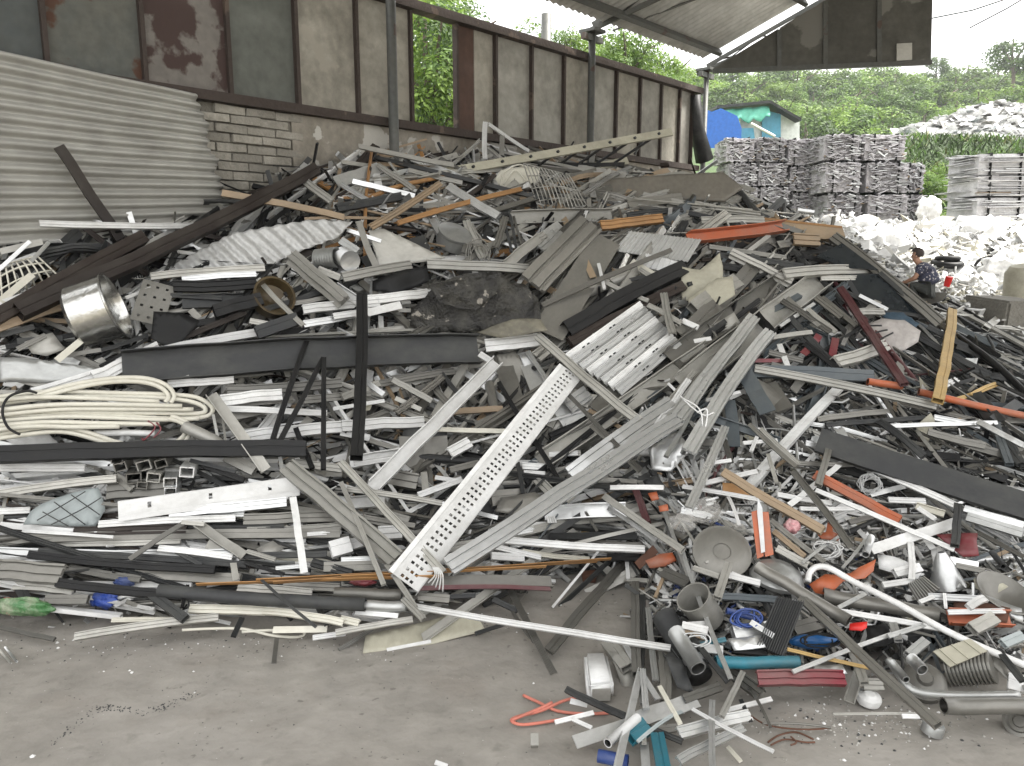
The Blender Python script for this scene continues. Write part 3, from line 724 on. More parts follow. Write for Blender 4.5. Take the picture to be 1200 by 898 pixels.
for k in range(2600):
    fc = r.choice(f); p = sum((Vector(v[i]) for i in fc), Vector())/4+Vector((r.uniform(-.15, .15), r.uniform(-.15, .15), .04))
    s = r.uniform(.05, .22); rot = Matrix.Rotation(r.uniform(0, 6), 3, 'Z') @ Matrix.Rotation(r.uniform(-.9, .9), 3, 'X')
    b_ = len(m.v); m.v += [p+rot @ Vector(q)*s for q in ((-1, -1, 0), (1, -.8, .2), (.9, 1, 0), (-.8, .9, .3))]; m.f.append([b_, b_+1, b_+2, b_+3]); m.m.append(r.choice([0]*14+[1, 2, 3]))
tag(m.build('film_scraps', [wfm, M['P'], M['L'], M['G']]), 'loose white film scraps covering the waste mound', 'waste', kind='stuff')
# ================================================================ SCRAP PIECES
NOUN = {'F': ('metal_strip', 'flat strip'), 'L': ('angle_bar', 'angle bar'), 'U': ('open_channel', 'open channel'), 'V': ('channel_bar', 'channel bar'), 'X': ('box_tube', 'box tube'),
 'B': ('solid_bar', 'solid bar'), 'S': ('window_profile', 'window profile'), 'T': ('tee_bar', 'tee bar'), 'O': ('round_tube', 'round tube'), 'C': ('gutter', 'half round gutter'),
 'R': ('ribbed_plank', 'ribbed plank'), 'J': ('sheet_offcut', 'ribbed sheet offcut'), 'Z': ('door_profile', 'door profile'), 'N': ('metal_sheet', 'sheet offcut'), 'Q': ('bent_plate', 'bent plate'), 'W': ('metal_curl', 'curled strip')}
CATS = {'F': 'strip', 'L': 'angle bar', 'U': 'channel', 'V': 'channel', 'X': 'box tube', 'B': 'bar', 'S': 'window profile', 'T': 'tee bar', 'O': 'tube', 'C': 'gutter', 'R': 'plank', 'J': 'sheet', 'Z': 'door profile', 'N': 'sheet', 'Q': 'plate', 'W': 'curled strip'}
LM = [('cream cable coil',130,485),('dented cooking pot',122,365),('crumpled corrugated sheet',300,290),('black bolted post',418,450),('burnt black sheet',560,355),
 ('wide dark gutter',330,430),('perforated cable tray',575,555),('ladder',640,185),('wire basket',655,220),('finned plate',775,288),('white slat bundle',725,400),
 ('grey channel pair',830,470),('beige crumpled sheet',832,330),('orange bar',860,272),('dark glazed frame',1050,320),('maroon tube',1020,395),('yellow wooden stud',1107,420),
 ('pale fan-shaped sheet',1035,395),('long charcoal beam',1085,548),('grey metal disk',845,645),('upright orange cover',893,625),('black heat sink',915,740),('open steel can',820,710),
 ('curved white pipe',1075,718),('red tube',935,800),('silver bowl',1165,668),('box tube ends',190,562),('quilted sheet',75,598),('white holed bar',245,582),('golden brown strips',475,668),
 ('green printed bag',28,712),('blue foil bag',122,703),('white box',700,792),('black round pipe',797,745),('long white strip',640,738),('brown diagonal beam',190,310),
 ('black leaning bars',345,470),('white bent frame',505,495),('steep grey sheets',690,330),('tan box',930,255),('concrete block',1180,385),('yellow and red packet',1128,637),
 ('folded orange cloth',985,677),('steel pot',540,277),('maroon panel',565,678)]
def near_lm(px, py, skip=None, second=False):
    c_ = sorted(((px-x)**2+((py-y)*1.2)**2, n_, x, y) for n_, x, y in LM if n_ != skip)
    d, n_, x, y = c_[1 if second else 0]
    dx, dy = px-x, py-y
    if abs(dx) > abs(dy)*1.3: rel = 'left of' if dx < 0 else 'right of'
    else: rel = 'above' if dy < 0 else 'below'
    return rel+' the '+n_
def orient(x0, y0, x1, y1):
    if x1 < x0: x0, y0, x1, y1 = x1, y1, x0, y0
    a = math.degrees(math.atan2(y0-y1, x1-x0))
    return 'level' if abs(a) < 9 else 'rising' if 9 <= a < 62 else 'falling' if -62 < a <= -9 else 'upright'
USED = {}
def make_label(L_, mc, kind, e4, ww, px, py):
    """(label, unique?) from look, lie and the landmarks nearest to it"""
    col, no, o_ = COL[mc][0], NOUN[kind][1], orient(*e4); sz = size_word(L_); wd = 'thin' if ww < .022 else 'wide' if ww > .06 else ''
    c_ = [q[1] for q in sorted(((px-x)**2+((py-y)*1.2)**2, n_) for n_, x, y in LM)]
    n1 = near_lm(px, py)
    opts = [' '.join((sz, col, no, o_, n1)), ' '.join(q for q in (sz, wd, col, no, o_, n1) if q), ' '.join((col, no, o_, 'between the', c_[0], 'and the', c_[1])),
            ' '.join((sz, col, no, 'between the', c_[0], 'and the', c_[1])), ' '.join(q for q in (wd, col, no, 'between the', c_[0], 'and the', c_[2]) if q)]
    opts = [q for q in opts if len(q.replace('-', ' ').split()) <= 16]
    for q in opts:
        if q not in USED: USED[q] = 1; return q, True
    return opts[0], False
def size_word(L): return 'short' if L < .35 else 'long' if L > 1.1 else 'medium'
DONE = {}
def piece(kind, x0, y0, x1, y1, wpx, mc, lift=.04, h=None, bend=0, side=0, twist=0, roll=0, segs=None, dent=0, Y=None, label=None, taper=0, name=None):
    if Y: A_, B_ = at(x0, y0, Y[0]), at(x1, y1, Y[1])
    else:
        r_ = seat(x0, y0, x1, y1, lift+.05)
        if not r_: print('MISS', kind, x0, y0, x1, y1); return None
        A_, B_ = r_
    mid = (A_+B_)/2; dist = (mid-CAMP).length; ww = wpx*.9/906*dist; hh = (h/906*dist if h else ww*.55)
    L_ = (B_-A_).length
    view = (CAMP-mid).normalized(); n_ = (nrm(mid.x, mid.y)*.45+view).normalized()
    if not (bend or side or twist or dent) and L_ > .25:
        rq = random.Random(int(x0*3+y1*5)); bend = rq.uniform(-.012, .012)*L_; side = rq.uniform(-.014, .014)*L_; dent = min(.0035, ww*.05); twist = rq.uniform(-.09, .09)
    segs = segs or (max(6, int(L_*6)) if (bend or side or twist or dent) else 1)
    me = sweep_mesh(NOUN[kind][0], section(kind, ww, hh), L_, segs, bend, side, twist, dent, random.Random(int(x0*7+y0*13)), taper)
    me.materials.append(M[mc])
    o = bpy.data.objects.new(name or NOUN[kind][0], me); C.objects.link(o)
    if kind == 'O': me.polygons.foreach_set('use_smooth', [True]*len(me.polygons)) ; 
    o.matrix_world = Matrix.Translation(mid) @ frame_of(A_, B_, n_, R(roll))
    cx_, cy_ = (x0+x1)/2, (y0+y1)/2
    if not label:
        label, ok_ = make_label(L_, mc, kind, (x0, y0, x1, y1), ww, cx_, cy_)
        o['group'] = 'loose scrap '+near_lm(cx_, cy_)
    else: USED[label] = 1
    tag(o, label, CATS[kind]); DONE[kind] = DONE.get(kind, 0)+1
    return o
def rows(ox, oy, sc_, txt):
    for ln in txt.strip().split('\n'):
        ln = ln.strip()
        if not ln or ln[0] == '#': continue
        lab = None
        if '|' in ln: ln, lab = ln.split('|')
        t = ln.split(); k = t[0]; x0, y0, x1, y1, w_ = map(float, t[1:6]); mc = t[6]; kw = {}
        for q in t[7:]:
            c_ = q[0]; v_ = q[1:]
            if c_ == '^': kw['lift'] = float(v_)
            elif c_ == 'h': kw['h'] = float(v_)/sc_
            elif c_ == 'b': kw['bend'] = float(v_)
            elif c_ == 's': kw['side'] = float(v_)
            elif c_ == 't': kw['twist'] = R(float(v_))
            elif c_ == 'r': kw['roll'] = float(v_)
            elif c_ == 'd': kw['dent'] = float(v_)
            elif c_ == 'p': kw['taper'] = float(v_)
            elif c_ == 'y': kw['Y'] = tuple(map(float, v_.split(',')))
        piece(k, ox+x0/sc_, oy+y0/sc_, ox+x1/sc_, oy+y1/sc_, w_/sc_, mc, label=lab, **kw)
# ---- upper left, origin (0,0)
rows(0, 0, 3, '''
B 205 515 420 840 32 B ^.02 h20|dark brown steel bar leaning alone against the corrugated sheet
V 135 788 740 797 20 W ^.1 h14|thin white channel lying level across the foot of the corrugated sheet
X 1100 605 60 1110 48 B ^.16 h40|long dark brown door frame beam running down left from the brick wall
X 495 845 -30 1135 46 B ^.14 h40|shorter dark brown beam beside the tan strip, left of the cooking pot
F 625 850 225 1035 34 T ^.17|tan flat strip between the two dark brown beams
X 240 1070 -20 1160 28 T ^.12|
L 780 680 1210 765 26 T ^.16|tan wooden batten pointing left at the brick wall
S 940 600 965 690 16 D ^.1|
V 1045 618 1170 715 28 P ^.18|
X 610 808 480 880 12 A ^.1|
F 0 885 150 850 20 P ^.08
V 105 850 -10 955 12 A ^.12
V 170 855 105 925 12 A ^.13
F -10 1075 95 1040 26 W ^.14
F 115 965 0 1060 22 C ^.15
''')
# ---- top middle, origin (400,0)
rows(400, 0, 3, '''
L 60 515 395 582 20 P ^.15|dusty angle bar sticking out level before the plaster wall
V 505 436 505 565 18 W ^.1|white upright leg of a broken frame above the ladder
V 515 438 655 532 13 W ^.1|white sloping brace of the broken frame above the ladder
V 565 482 563 560 18 P ^.08
X 885 540 885 705 20 G ^.16|grey post standing upright right of the wire basket
F -20 640 135 590 46 A ^.12
V 130 585 258 670 20 P ^.14
X 40 640 258 692 18 A ^.12
V 0 650 95 708 18 A ^.1
X -20 735 215 690 30 D ^.08
X 380 662 555 768 30 A ^.16 h20
V 235 600 425 645 16 P ^.1
L 525 745 770 662 22 G ^.13
X 195 788 630 668 18 N ^.16|thin golden brown batten rising right below the ladder
V 100 805 345 650 24 T ^.2|tan angle strip rising right from beside the window profile
X -130 770 180 772 10 T ^.14
B 425 705 538 618 16 B ^.16|dark rusty rod leaning up right below the ladder
O 140 800 260 815 16 B ^.1
U 595 770 950 762 52 P ^.1 h20
V 905 798 1122 775 34 N ^.14 h20
V 790 545 1185 575 14 P ^.12
L 895 535 1180 560 22 P ^.1
F 830 590 1000 620 26 P ^.12
V 850 690 1020 590 16 G ^.14
F 960 565 1060 620 16 P ^.12
O 1030 545 1062 490 9 D ^.16
V 1135 480 1165 565 14 P ^.14
F 1050 620 1180 600 24 P ^.1
X 560 750 600 890 10 D ^.14
X 590 745 618 900 10 D ^.14
X 602 745 640 880 9 G ^.12
V 575 770 540 880 26 G ^.13
L 450 790 505 905 32 P ^.14
F 620 640 520 700 20 P ^.1
V 350 560 420 600 14 G ^.1
F 650 560 720 650 10 G ^.14
U 320 770 345 820 30 A ^.12
V 700 890 870 735 30 G ^.1
V 610 900 710 830 30 P ^.12
F 700 840 770 790 40 A ^.1
F 680 870 760 830 22 P ^.12
X 1000 720 1190 700 34 G ^.1
V 1000 760 1197 740 20 D ^.1
X 1060 690 1200 720 24 P ^.08
U 250 560 420 630 24 A ^.05
V 340 610 560 600 16 P ^.05
L 0 570 130 590 18 P ^.05
V 420 600 560 580 24 P ^.06
X 20 810 140 850 14 A ^.16
''')
# ---- left middle, origin (0,250)
rows(0, 250, 3, '''
V 910 235 1068 398 18 P ^.2|pale thin channel crossing in front of the brown round pot
F 325 415 200 518 22 C ^.18
F 355 480 230 500 14 G ^.1
U 640 315 855 305 50 D ^.08 h20|
V 610 262 905 250 40 K ^.12 h20|
V 560 478 330 585 46 W ^.16 h22|wide white profile rising right above the cable coil
V 370 565 120 640 44 W ^.13 h22
X 575 485 925 418 30 W ^.12 h20
X 900 425 1045 375 48 D ^.16
X 750 352 915 308 46 K ^.17 h34
V 1062 342 1330 315 34 W ^.14 h20|white profile lying left of the burnt black sheet, upper one
V 1065 392 1300 345 26 A ^.12
S 1025 160 1210 318 60 P ^.2 h30|pale sash profile falling right below the crumpled corrugated sheet
U 430 548 1680 482 118 D ^.2 h40|wide dark gutter face running level behind the black bolted post
V 800 625 1200 600 36 G ^.1
V 590 602 822 588 26 W ^.14
F 600 600 690 568 18 P ^.16
V 775 660 992 640 42 W ^.13 h16
X 785 688 1150 705 22 W ^.14
V 1060 660 1300 632 30 G ^.1
V 860 790 1290 745 44 W ^.1 h20
F 1197 770 1300 790 26 W ^.09
L 745 640 935 905 40 P ^.2 b.03|pale dented strap falling right across the white profiles
O 655 755 805 835 44 P ^.14|pale round tube behind the loop of the cable coil
X -20 858 1078 832 56 K ^.2 h40|long black beam lying level just below the cable coil
X 1080 448 952 820 20 K ^.22|black leaning bar, left one of the pair
X 1135 512 975 820 19 K ^.24|black leaning bar, right one crossing its neighbour
X 1139 512 1137 905 19 K ^.25|black upright bar joined to the leaning bars at its top
X 1040 760 1100 900 20 K ^.16
V 985 860 995 920 14 A ^.2
B 0 1100 20 1000 10 P ^.1
X 750 710 770 810 10 A ^.18
X 780 700 795 815 8 P ^.18
V 455 785 640 620 12 A ^.05
X -20 560 170 610 20 P ^.1
F 60 450 220 440 20 D ^.08
V 60 480 160 430 16 G ^.12
X 330 490 520 430 14 D ^.08
X 350 540 520 440 10 K ^.1
V 440 300 530 265 12 W ^.14
X 520 330 640 280 12 D ^.1
V 640 235 900 215 20 A ^.1
V 530 225 930 195 26 P ^.1
X 600 290 780 300 16 D ^.12
F 670 340 700 370 24 P ^.14
V 880 380 960 395 20 P ^.15
X 1000 290 1060 260 18 K ^.1
X 900 350 1200 250 20 D ^.08
V 1030 320 1190 290 16 G ^.08
X 1120 200 1197 230 26 P ^.1
X 600 400 760 380 24 K ^.1
X 640 440 860 350 20 B ^.12
F 170 300 240 250 20 P ^.1
V 300 200 250 260 16 G ^.12
O 185 220 300 230 12 D ^.1
X 0 430 120 400 18 D ^.08
X 20 470 300 420 16 K ^.05
X 1170 690 1350 660 14 W ^.1
L 820 720 960 690 22 G ^.09
X 700 580 960 560 20 G ^.08
F 1090 720 1030 790 30 P ^.08
''')
# ---- centre, origin (400,250)
rows(400, 250, 3, '''
F 60 28 122 188 24 P ^.2|pale thin strip standing before the triangular plate
V 300 180 656 200 36 P ^.18 h18|pale channel with a dark notch lying above the burnt black sheet
V 0 230 240 185 36 P ^.12 b.02
V 60 312 296 285 34 W ^.14 h20
F 90 350 210 322 30 W ^.15
U -20 262 62 315 36 W ^.16
V -30 365 70 350 24 W ^.15
X 70 300 52 872 44 K ^.26 h30|black bolted post standing upright in the middle of the heap
V 130 455 280 440 34 W ^.07
V 505 470 692 448 50 W ^.14 h20|white profile end sticking out right of the wide dark gutter
U 545 528 105 968 50 W ^.26 h26|long white profile falling left from the gutter end to the lower heap
X 488 498 530 525 24 W ^.26
V 693 435 1050 738 34 P ^.24 h20|dusty grey bar falling right across the head of the cable tray
X 1158 132 702 326 18 G ^.24|thin grey bar rising right across the steep grey sheets
V 870 50 665 262 105 G ^.2 h26|steep grey panel, upper left one of two
F 935 90 725 425 120 G ^.2 t6|steep grey panel, lower right one of two
U 695 92 575 188 40 P ^.17 h18
V 765 75 700 140 40 A ^.13
V 440 35 500 168 30 P ^.16
X 1197 205 780 425 60 K ^.12 h40|long black beam rising right below the finned plate
X 1197 260 800 460 40 B ^.1
V 800 640 1055 905 16 G ^.24|thin grey angle falling right beside the cable tray
X 555 598 745 905 18 K ^.18|thin black tube falling right behind the cable tray
V 0 752 287 738 42 W ^.12 h20|
L 375 702 568 688 26 T ^.13
X 335 762 605 768 18 C ^.14
U 30 880 207 850 46 W ^.12 h18
V 375 850 445 812 44 W ^.13 h22
X 180 588 318 662 22 P ^.17
V 110 606 395 558 26 G ^.1
V 355 578 190 705 26 G ^.14
F 190 650 280 690 18 P ^.15
X 0 650 130 600 26 P ^.12
X 80 590 150 640 20 A ^.14
V 310 600 400 700 24 G ^.1
X 350 560 420 650 16 D ^.12
F 560 500 620 700 70 G ^.1
F 640 490 700 640 60 A ^.12 t10
V 655 490 760 650 18 A ^.17
X 560 690 640 600 14 K ^.1
C 740 330 1010 220 50 P ^.1
L 820 385 690 520 26 G ^.1
X 905 180 925 270 12 W ^.2
X 920 240 1080 310 16 P ^.18
V 1080 325 1197 390 18 P ^.22
V 1135 290 1165 430 28 P ^.22
X 1000 240 1180 200 14 D ^.14
V 1050 200 1130 250 18 P ^.17
F 1020 170 1130 235 26 C ^.18
V 870 180 980 280 20 G ^.12
F 1120 480 900 700 80 G ^.1|
U 1290 480 700 880 70 P ^.11 h30|wide dusty gutter rising right beside the grey channel pair, lower one
F 1200 420 900 640 110 G ^.08 t4|wide dark grey flashing rising right behind the white slat bundle
U 1000 700 700 860 56 G ^.09 h20
V 1160 672 800 925 62 A ^.2 h22|broad silvery channel coming down left from the wire ties, upper half
V 860 640 790 690 60 A ^.12
F 760 720 870 660 90 A ^.09
X 1150 600 1200 650 10 W ^.2
F 480 760 560 720 60 G ^.08
C 520 600 540 700 40 G ^.08
O 430 620 480 680 24 G ^.1
F 205 840 375 835 120 G ^.08|
X 100 800 230 840 18 G ^.12
X 100 790 240 860 14 A ^.05
V 690 850 840 845 22 P ^.1
X 380 905 480 880 24 G ^.1
V 600 880 720 885 26 W ^.08
V 330 300 480 240 26 D ^.1
X 0 100 60 140 30 S ^.14
F 80 180 300 100 60 D ^.06
''')
# ---- right middle, origin (800,250)
rows(800, 250, 3, '''
U 352 52 15 92 42 O ^.2 h30|orange bar with a brown top lying level left of the tan box
F 430 -5 520 78 40 K ^.22|black plate leaning across the tan box
X 325 118 568 78 26 G ^.18
V 530 88 905 395 38 G ^.34 h20|long grey frame member of the dark glazed frame falling right
V 340 220 692 202 36 P ^.28 h24|pale bar lying level across the top of the dark glazed frame
S 168 142 382 248 36 P ^.2 h20|
X 90 118 360 158 16 G ^.13
X 110 150 420 190 22 D ^.1
U 485 240 0 610 90 P ^.14 h30|wide dusty green-grey channel rising right behind the grey channel pair
U 340 250 -40 520 80 G ^.11 h30
X 240 200 -20 450 60 G ^.06
V 245 378 -25 735 50 A ^.26 h26|left channel of the grey channel pair tied with wire
V 300 428 15 855 50 A ^.28 h26|right channel of the grey channel pair tied with wire
V 75 570 -80 770 26 A ^.24
V 20 590 -130 800 24 W ^.22
X 60 640 -60 860 18 S ^.24
X 90 690 0 850 14 A ^.26
V 40 560 -60 680 22 P ^.2
X 248 345 322 432 28 K ^.18
X 555 270 778 608 26 M ^.28|maroon tube falling right in front of the glazed frame
V 530 532 705 472 44 P ^.2 h20
X 308 440 452 420 16 P ^.22 b.01
F 425 495 480 430 26 R ^.17|
F 525 505 538 440 26 R ^.17|
X 945 350 893 668 32 Y ^.34|yellow wooden stud standing upright on the right slope
O 645 595 765 612 26 O ^.18|
O 825 630 1240 722 24 O ^.2|long orange copper pipe falling right below the yellow stud
X 225 560 662 578 44 Q ^.15 h20|slate blue channel end curving below the pink scraps
V 250 548 885 680 28 P ^.22 b.03|long dusty strip sweeping right from the slate blue plates
F 215 555 300 700 60 Q ^.2|
F 165 660 180 820 44 Q ^.17
F 300 600 360 690 60 G ^.14
V 725 750 1102 738 14 A ^.22
X 1038 735 1230 835 18 A ^.24
F 1020 635 1105 735 50 D ^.22
F 1185 665 1095 730 34 D ^.23
U 85 720 340 805 30 Q ^.16
X 470 728 720 700 20 G ^.1
X 500 745 850 720 16 D ^.12
V 900 620 960 590 20 W ^.15
F 960 655 1110 600 14 Y ^.18
X 1010 640 1100 600 10 Y ^.19
X 860 770 1060 820 24 G ^.16
X 920 790 1197 870 26 G ^.12
V 880 720 1040 750 20 A ^.12
X 690 735 850 860 24 D ^.17 b.03
X 1080 750 1190 890 24 D ^.16
X 1100 740 1150 890 24 Q ^.17
X 1130 760 1200 900 20 D ^.14
V 780 380 1000 560 14 D ^.12
X 830 440 1080 570 20 D ^.14
X 860 400 1100 520 18 D ^.16
X 900 390 1130 560 16 G ^.18
X 950 400 1100 470 20 Q ^.2
X 1000 440 1110 510 20 K ^.18
X 960 470 1197 560 14 D ^.14
X 820 500 1000 640 18 D ^.12
X 1000 560 1197 600 18 D ^.1
L 1070 500 1180 560 12 G ^.18
V 340 400 460 320 12 A ^.2
V 350 310 520 420 20 G ^.18
X 380 370 560 560 22 D ^.18
X 490 300 610 400 18 G ^.2
X 440 340 540 420 16 P ^.2
V 470 300 560 370 24 G ^.2
V 600 350 700 350 24 P ^.22
X 370 300 480 400 14 P ^.18
X 540 260 690 340 14 D ^.14
V 480 230 640 230 18 P ^.2
X 620 290 720 340 12 A ^.22
X 310 530 560 590 14 G ^.15
F 340 460 370 540 20 W ^.2
V 300 490 420 520 20 G ^.18
X 430 460 560 560 22 K ^.18
V 600 370 560 470 14 G ^.15
X 250 520 360 520 14 R ^.14
X 0 380 55 405 20 W ^.2
F 40 450 100 440 16 W ^.2
F 90 340 170 420 80 G ^.1
X 180 250 30 350 60 P ^.1
X 110 180 260 210 26 K ^.1
X 380 100 620 150 20 K ^.12
X 420 150 640 210 18 K ^.1
X 560 190 640 140 16 D ^.2
X 230 170 300 120 26 D ^.1
V 60 30 280 25 26 P ^.1
X 20 0 290 60 16 D ^.1
X 0 110 110 30 20 G ^.1
X 560 90 620 170 14 W ^.2
X 700 300 560 210 12 D ^.1
X 600 210 850 330 14 A ^.12
X 1060 410 1170 320 20 P ^.2|
X 80 660 200 630 12 W ^.16
''')
# ---- lower left, origin (0,500)
rows(0, 500, 3, '''
V -20 146 305 148 24 W ^.12 h16
V -20 243 415 185 26 P ^.14 h18|long pale channel rising right above the quilted sheet
X 410 178 470 225 26 G ^.1
V 385 230 620 215 60 G ^.06
V 1020 150 1400 480 70 P ^.22 h34|heavy pale channel falling right to the golden brown strips, upper end
V 1200 130 1560 520 30 P ^.25
V 680 288 1015 248 16 W ^.16
V 600 305 1010 268 34 A ^.14 h20
F 1030 248 1070 515 26 W ^.26|narrow white strip standing upright left of the heavy pale channel
V 350 345 830 325 24 W ^.13
X 20 402 1200 378 32 G ^.1 h20
V -20 450 850 455 44 A ^.12 h18
V 265 372 660 362 30 B ^.11
X 105 452 760 505 26 K ^.16
X 140 440 870 488 22 D ^.15
X 205 553 640 598 30 K ^.18|
O 570 585 1290 632 48 D ^.17|thick dark round tube lying level at the foot of the heap, left part
V -20 505 232 528 62 G ^.18 h26|grey channel end lying above the green printed bag
V 60 560 270 580 34 P ^.12
X 165 612 315 612 30 G ^.12
X 70 570 100 620 30 D ^.1
L 455 468 645 340 18 G ^.2
L 700 345 858 455 36 P ^.18 h20
X 640 338 720 345 14 P ^.2
V 670 645 935 650 30 C ^.12|
V 930 650 1210 692 26 C ^.13|
V 395 682 640 680 16 C ^.1
V 265 742 770 672 26 P ^.1 b.02
F 960 715 1150 712 24 C ^.06
V 1100 745 1215 728 18 W ^.05
X 540 598 655 682 32 D ^.16
X 850 678 820 742 18 D ^.12
F 973 745 963 832 16 G ^.03|
X -20 700 195 750 14 G ^.02
X 908 528 1112 706 10 D ^.25
X 640 640 660 560 12 K ^.2
V 610 300 860 310 20 A ^.1
F 730 410 830 440 40 P ^.14
X 1160 440 1230 420 60 W ^.14
V 860 330 1197 320 40 G ^.08
V 870 370 1200 350 26 P ^.08
V 560 430 820 462 22 W ^.16 b.015
X 600 430 710 490 14 D ^.17
V 870 440 970 470 16 P ^.18
X 850 455 1150 450 22 D ^.14
X 860 480 1000 520 12 K ^.18
V 970 500 1080 490 14 A ^.17
X 250 500 500 540 24 G ^.08
X 480 520 850 540 36 G ^.08
F 820 480 830 540 22 P ^.2 t30
V 840 570 1100 590 30 P ^.1
V 1000 560 1197 570 30 G ^.1
V 200 410 640 400 26 P ^.08
F 0 345 340 375 20 W ^.12
X 80 368 400 390 10 W ^.15
V 0 300 110 295 20 W ^.1
X 0 320 90 330 30 B ^.06
X 720 140 860 190 20 K ^.12
X 800 110 900 160 40 P ^.1
X 670 120 830 160 14 D ^.14
V 1040 130 1200 150 30 P ^.1
V 640 350 1000 350 14 D ^.1
X 400 480 700 470 16 A ^.1
V 1080 380 1200 372 14 W ^.12
V 1100 480 1240 520 30 D ^.1
X 1120 640 1150 700 20 D ^.1
O 20 780 60 830 8 A ^.01
O 0 790 40 835 8 P ^.01
''')
# ---- lower centre, origin (400,500)
rows(400, 500, 3, '''
V 20 222 355 272 20 P ^.24 b.02|pale curved strip passing behind the cable tray
V 355 272 550 322 16 A ^.1
X 268 245 422 188 24 A ^.16
U 18 272 152 262 46 W ^.14 h20
V 40 130 205 98 46 W ^.1 h20
V 1180 -20 375 500 66 A ^.3 h22|long silvery ribbed channel running down left to the golden brown strips
V 960 100 790 268 22 P ^.24
V 675 45 762 188 18 K ^.18
U 715 310 1000 298 56 A ^.16 h26|silvery channel end lying level right of the long ribbed channel
F 805 362 985 368 28 Y ^.1
R 733 388 1040 388 28 D ^.16 h8|
V 560 400 1065 435 26 W ^.18 h14|
X 940 462 1055 462 28 K ^.12
V 525 420 700 462 20 W ^.16
X 525 457 640 465 28 W ^.13
V 635 440 870 468 18 C ^.15
L 280 552 738 548 48 G ^.16 h24
L 265 570 735 572 18 M ^.18|maroon panel edge lying level under the golden brown strips
X 928 248 1205 440 26 P ^.24|
X 948 216 1135 216 18 W ^.26 b.01|
X 1035 222 1080 345 26 M ^.15
X 940 290 1110 405 16 A ^.2
F 1105 430 1040 490 34 H ^.14|
V 130 380 212 374 50 W ^.12
X -20 435 80 405 40 W ^.12
V 0 470 130 465 18 A ^.12
X -60 498 130 492 36 G ^.1
R 595 578 748 872 26 G ^.05 h6|grey grooved strip on the floor under the long white strip
X 535 610 620 650 20 D ^.06
X 600 650 680 760 14 G ^.05
X 995 482 728 795 36 G ^.04 h10|grey bar lying on bare floor right of the grooved strip
X 470 730 585 692 14 D ^.04
V 262 636 1158 782 22 W ^.12 h12|long white strip falling right across the bare floor
F 160 785 315 755 12 W ^.04
O -20 590 215 598 44 G ^.14
O -20 630 230 640 40 S ^.14
V 0 680 65 695 26 C ^.12
V -20 728 250 680 22 P ^.1
X 50 655 200 668 18 W ^.12
X 270 600 380 610 30 G ^.1
X 380 600 470 595 16 D ^.1
X 160 490 260 640 20 P ^.24
X 0 200 150 560 18 P ^.26 b.02
V 220 610 290 680 24 P ^.24
X 1035 560 1042 880 32 G ^.08 h20
V 1080 645 1105 900 22 S ^.1
X 1005 480 1010 540 14 W ^.1
X 1060 600 1050 900 22 D ^.07
X 940 770 1010 860 50 P ^.02
X 1000 540 1080 545 16 P ^.08
X 1140 520 1230 560 40 G ^.1
V 160 180 270 200 60 G ^.08
F 290 160 300 260 26 P ^.1
X 80 320 260 350 18 G ^.08
X 100 290 240 330 24 P ^.06
X 620 130 640 240 16 D ^.14
V 690 190 780 280 40 P ^.12
V 635 140 715 145 26 W ^.12
V 640 165 715 170 22 W ^.13
X 520 260 640 250 60 G ^.06
F 500 300 560 220 60 D ^.05
X 630 350 800 345 20 W ^.12
V 590 380 740 350 20 A ^.12
X 900 185 1040 195 16 G ^.15
X 740 160 850 140 22 G ^.08
V 730 100 830 95 18 W ^.12
X 880 0 1050 160 18 G ^.22
X 330 180 430 195 16 W ^.14
V 840 270 900 370 10 G ^.2
''')
